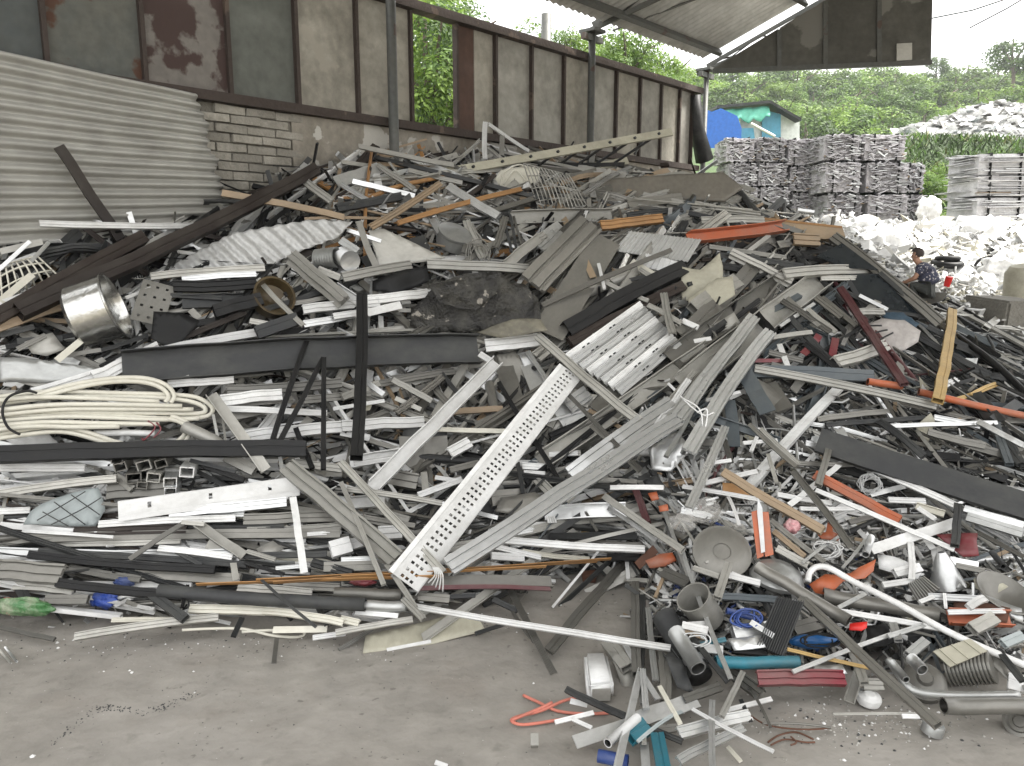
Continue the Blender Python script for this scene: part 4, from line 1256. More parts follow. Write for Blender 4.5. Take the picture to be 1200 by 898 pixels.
# ---- lower right, origin (800,500)
rows(800, 500, 3, '''
B 478 52 1300 318 88 D ^.28 h26|long charcoal beam falling right across the right slope
X 145 165 495 370 32 T ^.26 h20|beige bar falling right over the plastic bag
V 0 212 355 275 16 W ^.24 b.01|
X 75 202 258 160 18 W ^.22
V 148 10 22 295 32 A ^.28|
X 235 -5 400 145 16 G ^.22
U 388 158 592 425 24 G ^.28|
X 512 88 475 212 24 G ^.28
F 560 125 375 275 20 W ^.22
X 968 282 957 425 26 D ^.3|
F 960 335 660 432 36 W ^.24|
V 518 88 965 282 22 W ^.24|
V 825 175 1220 320 22 A ^.22|
X 468 225 955 435 16 W ^.26|
X 465 172 762 335 34 O ^.24 h16|long orange bar falling right toward the folded orange cloth
V 275 10 410 135 16 P ^.24
V 930 655 1130 650 16 W ^.2
U 930 672 1150 680 50 O ^.14 h26|
O 490 600 890 668 50 G ^.14|
X 555 652 905 712 18 W ^.22
O 265 500 585 692 44 G ^.22|
O 110 835 400 832 44 E ^.12|teal round tube lying level above the red tube
V 258 886 562 890 50 R ^.14 h24|red grooved tube lying level on the floor edge
X 368 784 660 850 12 Y ^.18
X 385 865 742 728 14 A ^.2
X 422 610 900 1060 30 G ^.26 h20|long grey bar falling right down to the steel block
V 0 440 170 890 16 A ^.2
X 30 740 160 900 20 D ^.18
O -20 740 60 870 60 S ^.16|
X 160 490 120 610 30 P ^.24
X 140 520 270 552 22 W ^.22
X 40 500 130 530 20 P ^.15
X 600 800 640 910 30 P ^.14
X 330 430 440 490 26 P ^.2
X 320 370 430 460 20 T ^.2
X 310 330 500 480 18 G ^.22
X 800 415 805 545 20 W ^.22
F 850 390 880 430 20 W ^.22
V 720 260 850 265 20 W ^.22
V 680 150 830 165 18 G ^.2
V 640 110 720 160 24 W ^.18
V 400 130 640 135 16 G ^.2
X 430 60 640 110 20 A ^.2
F 660 240 780 210 18 A ^.2
X 330 240 520 270 18 W ^.2
X 410 290 600 290 14 W ^.2
X 580 340 700 310 18 G ^.2
U 820 280 920 310 24 C ^.2
X 830 290 890 330 16 W ^.22
X 1000 320 1197 380 30 S ^.18
X 1040 375 1200 460 14 G ^.2
X 990 290 1200 350 22 A ^.18
F 940 470 1040 490 26 A ^.2
X 960 490 1060 510 18 G ^.2
O 1090 450 1130 500 20 D ^.2
V 860 600 1060 610 22 A ^.18
X 920 590 925 640 10 W ^.22
X 1000 640 1060 610 24 W ^.22 b.02
X 740 520 830 500 30 W ^.18
X 700 560 800 545 20 W ^.2
X 830 620 880 600 14 W ^.22
X 545 640 640 590 14 A ^.22
X 720 740 880 690 16 S ^.22
X 740 700 760 760 26 A ^.2
X 790 810 850 760 30 S ^.2
O 810 830 850 870 40 S ^.2
X 1110 790 1197 900 20 D ^.2
X 1120 770 1190 740 30 L ^.2
X 1010 720 1090 680 40 P ^.18
X 130 600 330 610 24 Q ^.1
X 380 720 500 690 46 G ^.08
X 240 690 320 740 20 A ^.2
O 150 650 270 680 24 U ^.16
X 170 730 280 720 50 A ^.12
X 170 780 290 790 40 K ^.1
X 60 780 140 790 30 W ^.14
X 0 700 90 720 26 W ^.16
X 10 720 80 745 20 T ^.14
X 50 770 150 750 16 E ^.16
O 170 520 270 560 20 W ^.2
X 160 250 200 350 12 W ^.2 b.03
X 300 100 330 200 14 P ^.2
X 30 100 60 190 20 A ^.2
X 150 60 170 130 20 G ^.18
X 60 60 110 60 24 G ^.1
X 210 60 330 50 14 W ^.2
X 240 90 260 40 14 W ^.2
X 100 130 170 120 14 W ^.2
F 140 220 250 230 50 N ^.12
X 420 480 560 380 10 A ^.24
X 560 500 640 400 10 A ^.24
O 640 460 660 400 26 A ^.24
''')
# ---- bottom right, origin (800,640)
rows(800, 640, 3, '''
O 905 575 1240 568 52 G ^.12|thick silvery grey pipe lying level on the floor at the right
X 528 592 825 590 8 P ^.01
X 770 600 830 602 14 W ^.03
U 625 430 585 550 34 P ^.05
V 630 490 700 492 36 P ^.05
X 35 575 320 725 13 W ^.14|thin white rod lying on the floor below the red tube
X 210 448 135 605 20 P ^.14
X 103 550 106 790 22 A ^.12
V -20 665 230 600 40 A ^.06
V -20 760 210 645 30 A ^.08
X 155 580 310 540 16 W ^.06
X 160 710 205 760 14 C ^.01
X 205 545 240 620 14 D ^.06
V 160 440 280 530 44 G ^.04
X 0 545 130 500 30 G ^.08
X 230 500 310 640 10 G ^.05 b.03
O 280 625 520 640 8 G ^.01 b.02
O 740 420 790 480 26 S ^.1
X 1140 480 1220 500 50 W ^.08
X 1150 410 1220 520 20 S ^.1
X 950 400 1000 380 40 S ^.1
''')
# ---- bottom middle, origin (400,640)
rows(400, 640, 3, '''
L 1052 440 968 800 26 A ^.12|silvery leaning profile crossing the bare floor at the bottom, near the teal pieces
L 1000 350 1112 540 22 A ^.1
V 1060 440 1072 580 22 A ^.12
F 820 690 1040 618 46 A ^.06|
F 1030 615 1250 540 56 A ^.08|
O 930 705 1035 615 34 W ^.1|
X 792 508 1020 612 24 D ^.06|
V 1020 615 1200 690 20 D ^.05
X 1112 678 1135 800 48 E ^.03|teal flat tube on the floor at the bottom edge
O 905 745 1010 765 46 U ^.02|dark blue can end on the floor at the bottom edge
X 1005 680 1065 645 60 E ^.04
F 1065 690 1072 790 30 A ^.03
X 1120 498 1192 628 16 C ^.16
X 1197 585 1040 690 12 L ^.12 b.03
X 750 622 885 588 16 W ^.03
X 808 608 882 642 14 W ^.03
F 805 545 865 558 20 W ^.01
B 665 690 692 690 40 P ^.01 h30|small pale block lying alone on the bare floor
F 330 760 372 775 16 W ^.01
X 1000 660 1200 640 26 G ^.03
X 1060 480 1065 700 16 P ^.05
U 1150 380 1200 450 40 D ^.1
X 1030 240 1050 420 30 G ^.05
V 1045 400 1060 560 20 S ^.07
X 1130 380 1140 560 40 G ^.06
''')
# ================================================================ LOOSE FILLER SCRAP: every piece its own object up to the limit, the rest one mass
rf = random.Random(42)
# zones in the photo: centre x,y, reach x,y, angle mean, angle spread, length range px, width range px, palette, kinds, weight
ZN = [
 (190,650,260,75, 0, 7, 90,330, 5,13,'AAWPPGGDDKWDBWW','VXVXVSFOZ',2.2),
 (420,640,200,70, 2,12, 60,260, 5,12,'AAWPPGGDDWPGC','VXVXVSFT',1.2),
 (200,520,240,60, 4,22, 60,220, 5,13,'WWAPGGDKKWAP','VXVXSFLU',1.3),
 (130,380,190,80, 28,28, 50,200, 5,13,'PDDDKKBGKAWT','VXVSFLUO',1.2),
 (330,330,150,80, 22,40, 40,180, 5,13,'PDDDKKBAPAWK','VXVSFLUOR',1.1),
 (520,230,170,60, 10,50, 40,170, 4,11,'PPPAAGDDTWNBK','VXSFLUOT',1.3),
 (520,480,130,120, 20,55, 50,170, 5,16,'GGGPPAADWWDT','VXSFLURF',1.5),
 (740,230,130,50, 5,35, 50,170, 5,13,'PPGGADPT','VXSFLU',.9),
 (690,370,130,110, 48,18, 60,230, 6,20,'GGGPPADDKPG','VUUFRXS',1.4),
 (640,620,120,80, 20,40, 50,180, 5,14,'GGPPAADDWW','VXSFLU',1.2),
 (800,430,150,130, 42,16, 70,260, 6,18,'PPGGADGDPQK','VUUXSFR',1.6),
 (930,290,110,50, -5,35, 40,170, 4,10,'DKKKGPDPABTD','VXSFLUO',1.2),
 (960,400,120,80, -25,45, 30,140, 4,10,'DDDGPPKAQDWMK','VXSFLUO',1.5),
 (1120,450,120,90, -28,22, 40,170, 4,9,'DDDGKKPAQQD','VXSFLUO',1.5),
 (1080,540,160,60, -22,14, 60,220, 4,12,'DDGGKPAW','VXSFLUO',1.3),
 (880,560,120,70, -10,60, 25,130, 4,10,'WWWAAPPGDWDK','VXSFLUOF',1.8),
 (1000,620,200,80, -18,45, 25,140, 3,9,'WWWWWAAAPGSDDK','VXSFLUOFT',2.4),
 (860,700,140,80, -10,70, 20,100, 4,12,'AAWPGGDWSUQKDD','VXSFLUOCR',1.8),
 (1080,730,160,90, -25,55, 25,120, 4,12,'SSAAWPGGDWDQKK','VXSFLUOCR',2.0),
 (780,620,100,80, -20,50, 30,110, 4,10,'AAPPGWWDT','VXSFLU',1.3),
]
MSH = {}
def shared(kind, mc, v):
    key = (kind, mc, v)
    if key not in MSH:
        r = random.Random(v*31+7)
        me = sweep_mesh(NOUN[kind][0], section(kind, .05, .03 if kind not in 'RJ' else .008), 1.0, [1, 4, 5, 7][v], [0, .006, -.012, .025][v], [0, .008, -.018, .045][v], [0, .15, -.3, .7][v], [0, .0018, .003, .004][v], r)
        me.materials.append(M[mc])
        MSH[key] = me
    return MSH[key]
cands = []
NF = 11500
tot = sum(z[-1] for z in ZN); tries = 0
while len(cands) < NF and tries < 120000:
    tries += 1
    q = rf.uniform(0, tot)
    for z in ZN:
        q -= z[-1]
        if q <= 0: break
    cx_, cy_, rx, ry, am, asd, l0, l1, w0_, w1_, pal, kinds, _ = z
    x = rf.gauss(cx_, rx*.6); y = rf.gauss(cy_, ry*.6)
    if not (-80 < x < 1290 and 170 < y < 870): continue
    a = R(rf.gauss(am, asd)); big = rf.random()**1.7
    l_ = (l0+(l1-l0)*big)*1.45
    dx, dy = math.cos(a)*l_/2, -math.sin(a)*l_/2
    pc, tc_, _d = hit(x, y, 11)
    if pc is None: continue
    hc = H(pc.x, pc.y)
    if pc.z > hc+.1: continue
    if hc < .06 or (pc.y > 7.7 and pc.x > 1.9): continue
    if (Vector((pc.x, pc.y, 0))-W0).dot(WN) > -.12: continue
    p0, t0, _ = hit(x-dx, y-dy, 11); p1, t1, _ = hit(x+dx, y+dy, 11)
    if p0 is None or p1 is None: continue
    if max(H(p0.x, p0.y), H(p1.x, p1.y)) < .05: continue
    if min(H(p0.x, p0.y), H(p1.x, p1.y)) < .02 and rf.random() < .8: continue
    if p0.z > H(p0.x, p0.y)+.1 or p1.z > H(p1.x, p1.y)+.1: continue
    if abs(t0-t1) > 1.6 or (p0-p1).length > 2.6: continue
    lay = rf.random()
    lift = .06-.3*lay if y > 240 else .05-.2*lay
    r_ = seat(x-dx, y-dy, x+dx, y+dy, lift, 5)
    if not r_: continue
    A_, B_ = r_
    if min((A_-W0).dot(WN), 9) > -.05 or (B_-W0).dot(WN) > -.05: continue
    B_ = B_+Vector((0, 0, rf.uniform(-.03, .05)))*min(1, (B_-A_).length)
    dist = ((A_+B_)/2-CAMP).length; ww = rf.uniform(w0_, w1_)*(.44 if x > 780 and y > 380 else .54)*rf.choice([.5, .8, 1, 1, 1.2, 1.5])*(1.0 if rf.random() < .85 else 1.7)/906*dist
    cands.append(((A_, B_), x, y, l_*ww*906/dist, rf.choice(kinds), rf.choice(pal), ww, (x-dx, y-dy, x+dx, y+dy), lay))
cands.sort(key=lambda c_: -c_[3])
LIM = {'F': 255, 'L': 255, 'U': 255, 'V': 275, 'X': 280, 'B': 0, 'S': 280, 'T': 200, 'O': 255, 'C': 120, 'R': 200, 'J': 60, 'Z': 200}
MAXIND = {}
rest = {}
def place(me, A_, B_, ww, roll):
    mid = (A_+B_)/2; L_ = (B_-A_).length
    view = (CAMP-mid).normalized(); n_ = (nrm(mid.x, mid.y)*.5+view*.9).normalized()
    return Matrix.Translation(mid) @ frame_of(A_, B_, n_, roll) @ Matrix.Diagonal((L_, ww/.05, ww/.05, 1))
FG = {}
for (AB, x, y, ar, k, mc, ww, e4, lay) in cands:
    v_ = rf.randrange(4) if ww < .05 else rf.randrange(3); me = shared(k, mc, v_); roll = rf.choice([0, 0, 0, 1.57, 3.14, -1.57])+rf.gauss(0, .35)
    mw = place(me, AB[0], AB[1], ww, roll)
    if MAXIND.get(k, 0)+DONE.get(k, 0) < LIM[k]:
        MAXIND[k] = MAXIND.get(k, 0)+1
        o = bpy.data.objects.new(NOUN[k][0], me); C.objects.link(o); o.matrix_world = mw
        l2, _u = make_label((AB[0]-AB[1]).length, mc, k, e4, ww, x, y)
        tag(o, l2, CATS[k])
        o['group'] = 'loose scrap '+near_lm(x, y)
    else: rest.setdefault(mc, []).append((me, mw))
# everything smaller: one mass of offcuts, plus fine chips
v, f, mi, mats = [], [], [], []
for mc, lst in rest.items():
    mats.append(M[mc]); k_ = len(mats)-1
    for me, mw in lst:
        b_ = len(v); n_ = len(me.vertices); co = np.empty(n_*3); me.vertices.foreach_get('co', co); co = co.reshape(-1, 3)
        Mt = np.array(mw); w_ = co @ Mt[:3, :3].T+Mt[:3, 3]; v += w_.tolist()
        for p in me.polygons: f.append([b_+i for i in p.vertices]); mi.append(k_)
def chip(A_, ww, ll, mc_i, r):
    b_ = len(v); rot = Matrix.Rotation(r.uniform(0, 6.3), 3, 'Z') @ Matrix.Rotation(r.gauss(0, .7), 3, 'X') @ Matrix.Rotation(r.gauss(0, .7), 3, 'Y')
    t = r.choice([.003, .006, ww*.5])
    for dx in (-.5, .5):
        for dy in (-.5, .5):
            for dz in (-.5, .5): v.append(tuple(A_+rot @ Vector((dx*ll, dy*ww, dz*t))))
    for q in ((0,1,3,2),(4,6,7,5),(0,4,5,1),(2,3,7,6),(0,2,6,4),(1,5,7,3)): f.append([b_+i for i in q]); mi.append(mc_i)
pal2 = list(rest.keys()); cnt = 0
for _ in range(15000):
    x, y = rf.uniform(-40, 1240), rf.uniform(180, 860)
    if rf.random() > (1.0 if x > 680 and y > 480 else .3): continue
    p, t_, _d = hit(x, y, 11)
    if p is None or p.z > H(p.x, p.y)+.1 or H(p.x, p.y) < .03 or (p-W0).dot(WN) > -.1 or (p.y > 7.7 and p.x > 1.9): continue
    i = pal2.index(rf.choice([q for q in 'WWAAAPPPGGGGDDDKKSTB' if q in pal2])); s = p.y/906
    z_ = rf.uniform(-.16, .06)
    chip(p+Vector((0, 0, z_)), rf.uniform(1.5, 6)*s, rf.uniform(8, 60)*s, i, rf); cnt += 1
print('cands', len(cands), 'individual', sum(MAXIND.values()), 'chips', cnt, 'heroes', sum(DONE.values()), DONE)
so_ = meshobj('scrap_offcuts', v, f, mats); so_.data.polygons.foreach_set('material_index', mi)
tag(so_, 'countless small offcuts and chips of metal filling the gaps of the heap', 'scrap', kind='stuff')

# ---- bent plates and curled strips lying loose among the bars
def plate_mesh(seed):
    r = random.Random(seed); nv = r.randint(4, 7); a0 = r.uniform(0, 6); bm = bmesh.new()
    vs_ = [bm.verts.new((math.cos(a0+j*6.283/nv)*.5*r.uniform(.7, 1.1), math.sin(a0+j*6.283/nv)*.32*r.uniform(.6, 1.2), 0)) for j in range(nv)]
    bm.faces.new(vs_); bmesh.ops.triangulate(bm, faces=bm.faces[:])
    for _ in range(2): bmesh.ops.subdivide_edges(bm, edges=bm.edges[:], cuts=1); bmesh.ops.triangulate(bm, faces=[q for q in bm.faces if len(q.verts) > 3])
    fx = r.uniform(-.2, .2); fa = r.uniform(.2, 1.1)
    for q in bm.verts:
        if q.co.x > fx: q.co.z += (q.co.x-fx)*fa
        q.co.z += .05*noise.noise(q.co*4+Vector((seed, 0, 0)))
    g = bmesh.ops.extrude_face_region(bm, geom=bm.faces[:]); bmesh.ops.translate(bm, verts=[q for q in g['geom'] if isinstance(q, bmesh.types.BMVert)], vec=(0, 0, .012))
    bmesh.ops.recalc_face_normals(bm, faces=bm.faces[:]); me = bpy.data.meshes.new('bent_plate'); bm.to_mesh(me); bm.free(); return me
def curl_mesh(seed):
    r = random.Random(seed); m = MB(); pts = []; a = 0; p = Vector((0, 0, 0)); k_ = r.uniform(-5, 5)
    for i in range(11):
        pts.append(p.copy()); a += k_*.08+r.gauss(0, .22); p += Vector((math.cos(a), math.sin(a), r.gauss(0, .25)))*.1
    c_ = sum(pts, Vector())/len(pts); pts = [q-c_ for q in pts]; w_ = r.choice([.012, .02, .03]); fl = r.random() < .6
    m.tube(pts, w_, 4 if fl else 6); 
    me = bpy.data.meshes.new('metal_curl'); me.from_pydata([tuple((q.x, q.y, q.z*(.6 if fl else 1))) for q in m.v], [], m.f); return me
def variants(fn, n_, pal):
    out = []
    for k in range(n_):
        base = fn(k+3)
        for mc in pal:
            me = base.copy(); me.materials.append(M[mc]); out.append((me, mc))
    return out
for kind, vs_, cnt_, s0, s1 in (('Q', variants(plate_mesh, 9, 'WAPGDSF'), 240, 14, 44), ('W', variants(curl_mesh, 10, 'WAGDPS'), 230, 24, 80)):
    c_ = 0
    for _ in range(4000):
        if c_ >= cnt_: break
        rgt = rf.random() < .62
        x, y = (rf.uniform(700, 1200), rf.uniform(430, 840)) if rgt else (rf.uniform(10, 1100), rf.uniform(200, 640))
        p, t_, d = hit(x, y, 11)
        if p is None or p.z > H(p.x, p.y)+.08 or H(p.x, p.y) < .07 or p.y > 7.6 or (p-W0).dot(WN) > -.25: continue
        px_ = rf.uniform(s0, s1)*(1 if y > 300 else .6); L_ = px_/906*p.y; me, mc = rf.choice(vs_)
        n_ = (nrm(p.x, p.y)+Vector((rf.gauss(0, .35), rf.gauss(0, .35), rf.gauss(0, .35)))).normalized(); a = rf.uniform(0, 6.3)
        ax = Vector((math.cos(a), math.sin(a), 0)); ax = (ax-n_*ax.dot(n_)).normalized()
        o = bpy.data.objects.new(NOUN[kind][0], me); C.objects.link(o)
        o.matrix_world = Matrix.Translation(p-d.normalized()*rf.uniform(.01, .09)) @ frame_of(Vector(), ax, n_) @ Matrix.Scale(L_, 4)
        l2, _u = make_label(L_*.6, mc, kind, (x-8, y-3, x+8, y+3), .04, x, y)
        l2 = l2.replace(' falling', '').replace(' rising', '').replace(' level', '')
        tag(o, l2, CATS[kind], 'loose %ss %s' % (NOUN[kind][1], near_lm(x, y))); c_ += 1
# ================================================================ SINGULAR OBJECTS
def spl(pts, n=6):
    """smooth curve through points (Catmull-Rom)"""
    P = [pts[0]]+list(pts)+[pts[-1]]; out = []
    for i in range(1, len(P)-2):
        a, b_, c_, d = (Vector(q) for q in P[i-1:i+3])
        for k in range(n):
            t = k/n; out.append(.5*((2*b_)+(c_-a)*t+(2*a-5*b_+4*c_-d)*t*t+(3*b_-a-3*c_+d)*t**3))
    out.append(Vector(P[-2])); return out
def spot(px, py, lift=.05, mixn=.5):
    p, t, d = hit(px, py)
    if p is None: p = at(px, py, 8)
    n_ = (nrm(p.x, p.y)*(1-mixn)+(CAMP-p).normalized()*mixn).normalized()
    return p-d.normalized()*lift, n_
def T(a, ox=0, oy=0, s=1): return [(ox+x/s, oy+y/s) for x, y in a]
def L1(*a): return T(a, 0, 250, 3)
def C1(*a): return T(a, 400, 250, 3)
def R1(*a): return T(a, 800, 250, 3)
def L2(*a): return T(a, 0, 500, 3)
def C2(*a): return T(a, 400, 500, 3)
def R2(*a): return T(a, 800, 500, 3)
def U1(*a): return T(a, 400, 0, 3)
def B2(*a): return T(a, 400, 640, 3)
def B3(*a): return T(a, 800, 640, 3)
def cen(pts): return sum(p[0] for p in pts)/len(pts), sum(p[1] for p in pts)/len(pts)
def crumpled(name, pts, mat, label, cat='sheet', lift=.12, mixn=.5, amp=.02, sc_=6, cuts=3, th=.003, parent=None, ridge=0, rdir=0, smooth=True, Y=None):
    cx_, cy_ = cen(pts)
    if Y: p, n_ = at(cx_, cy_, Y), Vector((0, -1, .25)).normalized()
    else: p, n_ = spot(cx_, cy_, lift, mixn)
    w_ = [on_plane(x, y, p, n_) for x, y in pts]; c_ = sum(w_, Vector())/len(w_)
    u_ = (w_[1]-w_[0]).normalized(); u_ = (u_-n_*u_.dot(n_)).normalized(); v_ = n_.cross(u_)
    bm = bmesh.new(); vs_ = [bm.verts.new(((q-c_).dot(u_), (q-c_).dot(v_), 0)) for q in w_]
    bm.faces.new(vs_); bmesh.ops.triangulate(bm, faces=bm.faces[:])
    for k in range(cuts):
        el = [e for e in bm.edges if e.calc_length() > (.02 if ridge else .05)]
        if el: bmesh.ops.subdivide_edges(bm, edges=el, cuts=1); bmesh.ops.triangulate(bm, faces=[f_ for f_ in bm.faces if len(f_.verts) > 3])
    sd_ = cx_*.37+cy_*.11
    for q in bm.verts:
        a = noise.noise(Vector((q.co.x*sc_, q.co.y*sc_, sd_)))+.5*noise.noise(Vector((q.co.x*sc_*2.7, q.co.y*sc_*2.7, sd_+9)))
        z = amp*a
        if ridge: s_ = q.co.x*math.cos(rdir)+q.co.y*math.sin(rdir); z += ridge*math.sin(s_*2*math.pi/.075)
        q.co.z += z; q.co.x += amp*.5*noise.noise(Vector((q.co.x*9, q.co.y*9, sd_+3)))
    bmesh.ops.recalc_face_normals(bm, faces=bm.faces[:])
    o = bmobj(name, bm, mat, None, smooth); o.modifiers.new('s', 'SOLIDIFY').thickness = th
    mw = Matrix((u_, v_, n_)).transposed().to_4x4(); mw.translation = c_; o.matrix_world = mw
    if parent: o.parent = parent; o.matrix_parent_inverse = Matrix.Translation(parent.location).inverted()
    else: tag(o, label, cat); USED[label] = 1
    return o
def axes(p, dx, dy, tow):
    """unit axis that points (dx, dy) in the picture and `tow` towards the lens"""
    v_ = (CAMP-p).normalized(); r_ = v_.cross(Vector((0, 0, 1))).normalized()*-1; u_ = r_.cross(v_)*-1
    if u_.z < 0: u_ = -u_
    if r_.x < 0: r_ = -r_
    return (r_*dx-u_*dy+v_*tow).normalized()
def lathe_at(name, px, py, prof, mat, label, cat, dx=0, dy=-1, tow=.5, lift=.1, n=28, parent=None, smooth=True, p=None):
    """profile in photo px (radius, height); height runs along the axis"""
    if p is None: p, _ = spot(px, py, lift)
    s = (p-CAMP).length/906*1.0; z = axes(p, dx, dy, tow); x = z.orthogonal().normalized(); y = z.cross(x)
    m = MB(); m.lathe([(r*s, h*s) for r, h in prof], n); o = m.build(name, mat, None, smooth)
    mw = Matrix((x, y, z)).transposed().to_4x4(); mw.translation = p; o.matrix_world = mw
    if parent: o.parent = parent
    else: tag(o, label, cat); USED[label] = 1
    o.modifiers.new('e', 'EDGE_SPLIT').split_angle = R(40)
    return o
def wires(name, curves, r, mat, label, cat, lift=.15, off=.006, n=8, mixn=.6, parent=None, on=None):
    m = MB(); al = [q for c_ in curves for q in c_]; cx_, cy_ = cen(al)
    p, n_ = on or spot(cx_, cy_, lift, mixn)
    for i, c_ in enumerate(curves):
        m.tube([on_plane(x, y, p+n_*off*i, n_) for x, y in [(q.x, q.y) for q in spl([(x, y, 0) for x, y in c_], 5)]], r, n)
    o = m.build(name, mat, None, True)
    if parent: local(o, parent)
    else: tag(o, label, cat)
    return o
# ---- cream cable coil
cc = L1((120, 700)); P_, n_ = spot(110, 485, .26, .5); coil = tag(empty('cable_coil', P_), 'long coil of thick cream cable bound with a black tie at the left edge', 'cable coil')
strands = [
 L1((-60,655),(150,628),(400,632),(640,640),(715,658),(748,690),(718,716),(600,722),(350,712),(-60,712)),
 L1((-60,676),(200,648),(450,646),(600,652),(690,668),(722,690),(690,704),(500,702),(-60,694)),
 L1((-60,735),(200,716),(400,720),(560,726),(700,722)),
 L1((-60,790),(60,765),(180,752),(290,765),(420,808),(520,824),(612,808),(655,768),(640,738),(590,722)),
 L1((-60,800),(80,780),(200,768),(290,782),(430,826),(520,838),(625,820),(668,775),(655,735),(600,712)),
 L1((120,640),(240,606),(350,586),(440,578),(520,582),(585,605),(612,640),(600,668)),
 L1((130,650),(250,618),(350,598),(440,591),(515,596),(570,616),(592,645),(580,665)),
 L1((-60,715),(200,690),(400,688),(680,690)), L1((-60,752),(150,735),(330,738),(560,742)), L1((-60,668),(100,648),(300,650),(560,662)),
 L1((-60,770),(100,750),(260,752),(420,750)), L1((-60,700),(150,676),(350,672),(640,678))]
wires('cable', strands, .0115, M['C'], '', '', parent=coil, on=(P_, n_), off=.004, n=8)
wires('tie', [L1((70,778),(30,755),(10,710),(14,670),(40,640),(95,625),(130,632))], .006, M['K'], '', '', parent=coil, on=(P_+n_*.07, n_))
wires('white_conduit', [L1((150,735),(350,745),(560,735)), L1((330,775),(450,772),(545,775))], .016, M['W'], 'pair of short white conduits inside the cable coil loop', 'conduit', on=(P_-n_*.02, n_))
wires('red_wire', [L1((520,730),(545,750),(530,775),(505,798),(500,790)), L1((550,735),(565,760),(540,790))], .004, M['R'], 'tangle of thin red wire at the loop of the cable coil', 'wire', on=(P_+n_*.04, n_))
crumpled('metal_sheet', L1((10,790),(170,775),(232,832),(90,842)), M['W'], 'pale square sheet just below the left end of the cable coil', lift=.16, amp=.008)
# ---- round vessels
pot = lathe_at('cooking_pot', *L1((330, 350))[0], [(0, -19), (29, -19), (33, -15), (33, 20), (35.5, 21.5), (36, 23), (33, 23), (31.5, 20), (31, -14), (0, -16)], mk('polished steel', (.55,.55,.53), .95, .18, .25, (.3,.27,.2), .05, 4, .1), 'dented shiny steel cooking pot lying on its side at the left', 'pot', .9, -.3, .25, .26)
lathe_at('round_pot', *L1((955, 305))[0], [(0, -10), (17, -9), (22, -3), (22, 10), (23.5, 12), (21, 12), (19, -1), (0, -6)], mk('burnt brown enamel', (.07,.05,.025), .3, .35, .5, (.15,.11,.05), .1, 4, .2), 'burnt brown round pot below the crumpled corrugated sheet', 'pot', .3, -.4, .8, .18)
lathe_at('steel_pot', *C1((395, 90))[0], [(0, -10), (17, -10), (19, -8), (19, 5), (21, 7), (21, 9), (18, 10), (8, 13), (0, 14)], M['S'], 'dull steel pot with domed lid near the top of the heap', 'pot', .35, -.9, .5, .16)
lathe_at('steel_pot', *C1((438, 98))[0], [(0, -8), (14, -8), (16, -6), (16, 5), (17.5, 7), (15.5, 7), (14, -5), (0, -6)], M['P'], 'smaller steel pot nested right beside the lidded pot', 'pot', .3, -.9, .55, .17)
rip = []
for k in range(9): rip += [(9, k*3.2-14), (11.5, k*3.2-12.4)]
lathe_at('duct_hose', *L1((1150, 158))[0], rip, M['S'], 'ribbed aluminium duct hose, upper left one of two beside the pale sash profile', 'duct hose', .9, -.1, .5, .16)
lathe_at('duct_hose', *C1((18, 160))[0], rip+[(7, 12), (3, 12), (0, 12)], M['A'], 'ribbed aluminium duct hose with its round end facing out, lower right of two', 'duct hose', .3, .2, .9, .2)
lathe_at('steel_can', *R2((62, 635))[0], [(0, -22), (17, -22), (18, -20), (18.5, 16), (19.5, 18), (18, 18), (16.5, -18), (0, -18)], M['P'], 'open steel can with its dark mouth facing up left', 'can', -.45, -.55, .7, .2)
lathe_at('metal_disk', *R2((138, 440))[0], [(0, 0), (9, 0), (10, 1.5), (26, 1.5), (28, 0), (32, 0), (32, -3), (0, -3)], M['G'], 'flat round grey metal disk with a small hole, above the open steel can', 'disk', .1, -.5, 1, .2)
lathe_at('small_cap', *R2((122, 408))[0], [(0, 1), (3, 1), (5, 0), (5, -1), (0, -1)], M['K'], 'small black cap set in the middle of the grey disk', 'cap', .1, -.5, 1, .215)
lathe_at('lamp_shell', *R2((335, 515))[0], [(28, -10), (29, -6), (24, 4), (14, 10), (0, 12), (0, 10), (13, 8), (22, 3), (27, -7), (26, -10)], M['S'], 'galvanised half round lamp shell left of the folded orange cloth', 'lamp shell', .15, -.85, .35, .2)
lathe_at('silver_bowl', *R2((1120, 600))[0], [(0, -7), (12, -6), (20, 0), (25, 6), (27, 7), (26, 8), (24, 7), (18, 1), (10, -4), (0, -5)], M['G'], 'shiny battered silver bowl near the right edge', 'bowl', .35, -.75, .55, .2)
lathe_at('funnel', *R2((920, 500))[0], [(16, -18), (17, -18), (9, 6), (4, 17), (3, 17), (8, 6), (15, -17)], M['A'], 'silver funnel leaning among white scraps left of the silver bowl', 'funnel', -.25, -.9, .3, .22)
rl_ = []
for k in range(12): rl_ += [(13, k*3.4-20), (15.5, k*3.4-19.6), (15.5, k*3.4-18), (13, k*3.4-17.6)]
lathe_at('motor_housing', *R2((1012, 850))[0], [(0, -21)]+rl_+[(0, 21)], M['G'], 'ribbed grey motor housing below the beige box', 'motor', .95, -.35, .2, .12, smooth=False)
lathe_at('fan_motor', *B3((850, 475))[0], [(0, 8), (6, 8), (8, 5), (16, 4), (20, 0), (20, -8), (0, -8)], M['G'], 'round grey fan motor in the bend of the chrome tube', 'motor', .1, -.5, .9, .08)
lathe_at('caster_wheel', *B3((1188, 620))[0], [(0, 5), (5, 5), (6, 3), (9, 3), (11, 6), (14, 5), (14, -5), (0, -5)], M['G'], 'grey wheel lying at the right edge under the thick pipe', 'wheel', -.2, -.2, 1, .05)
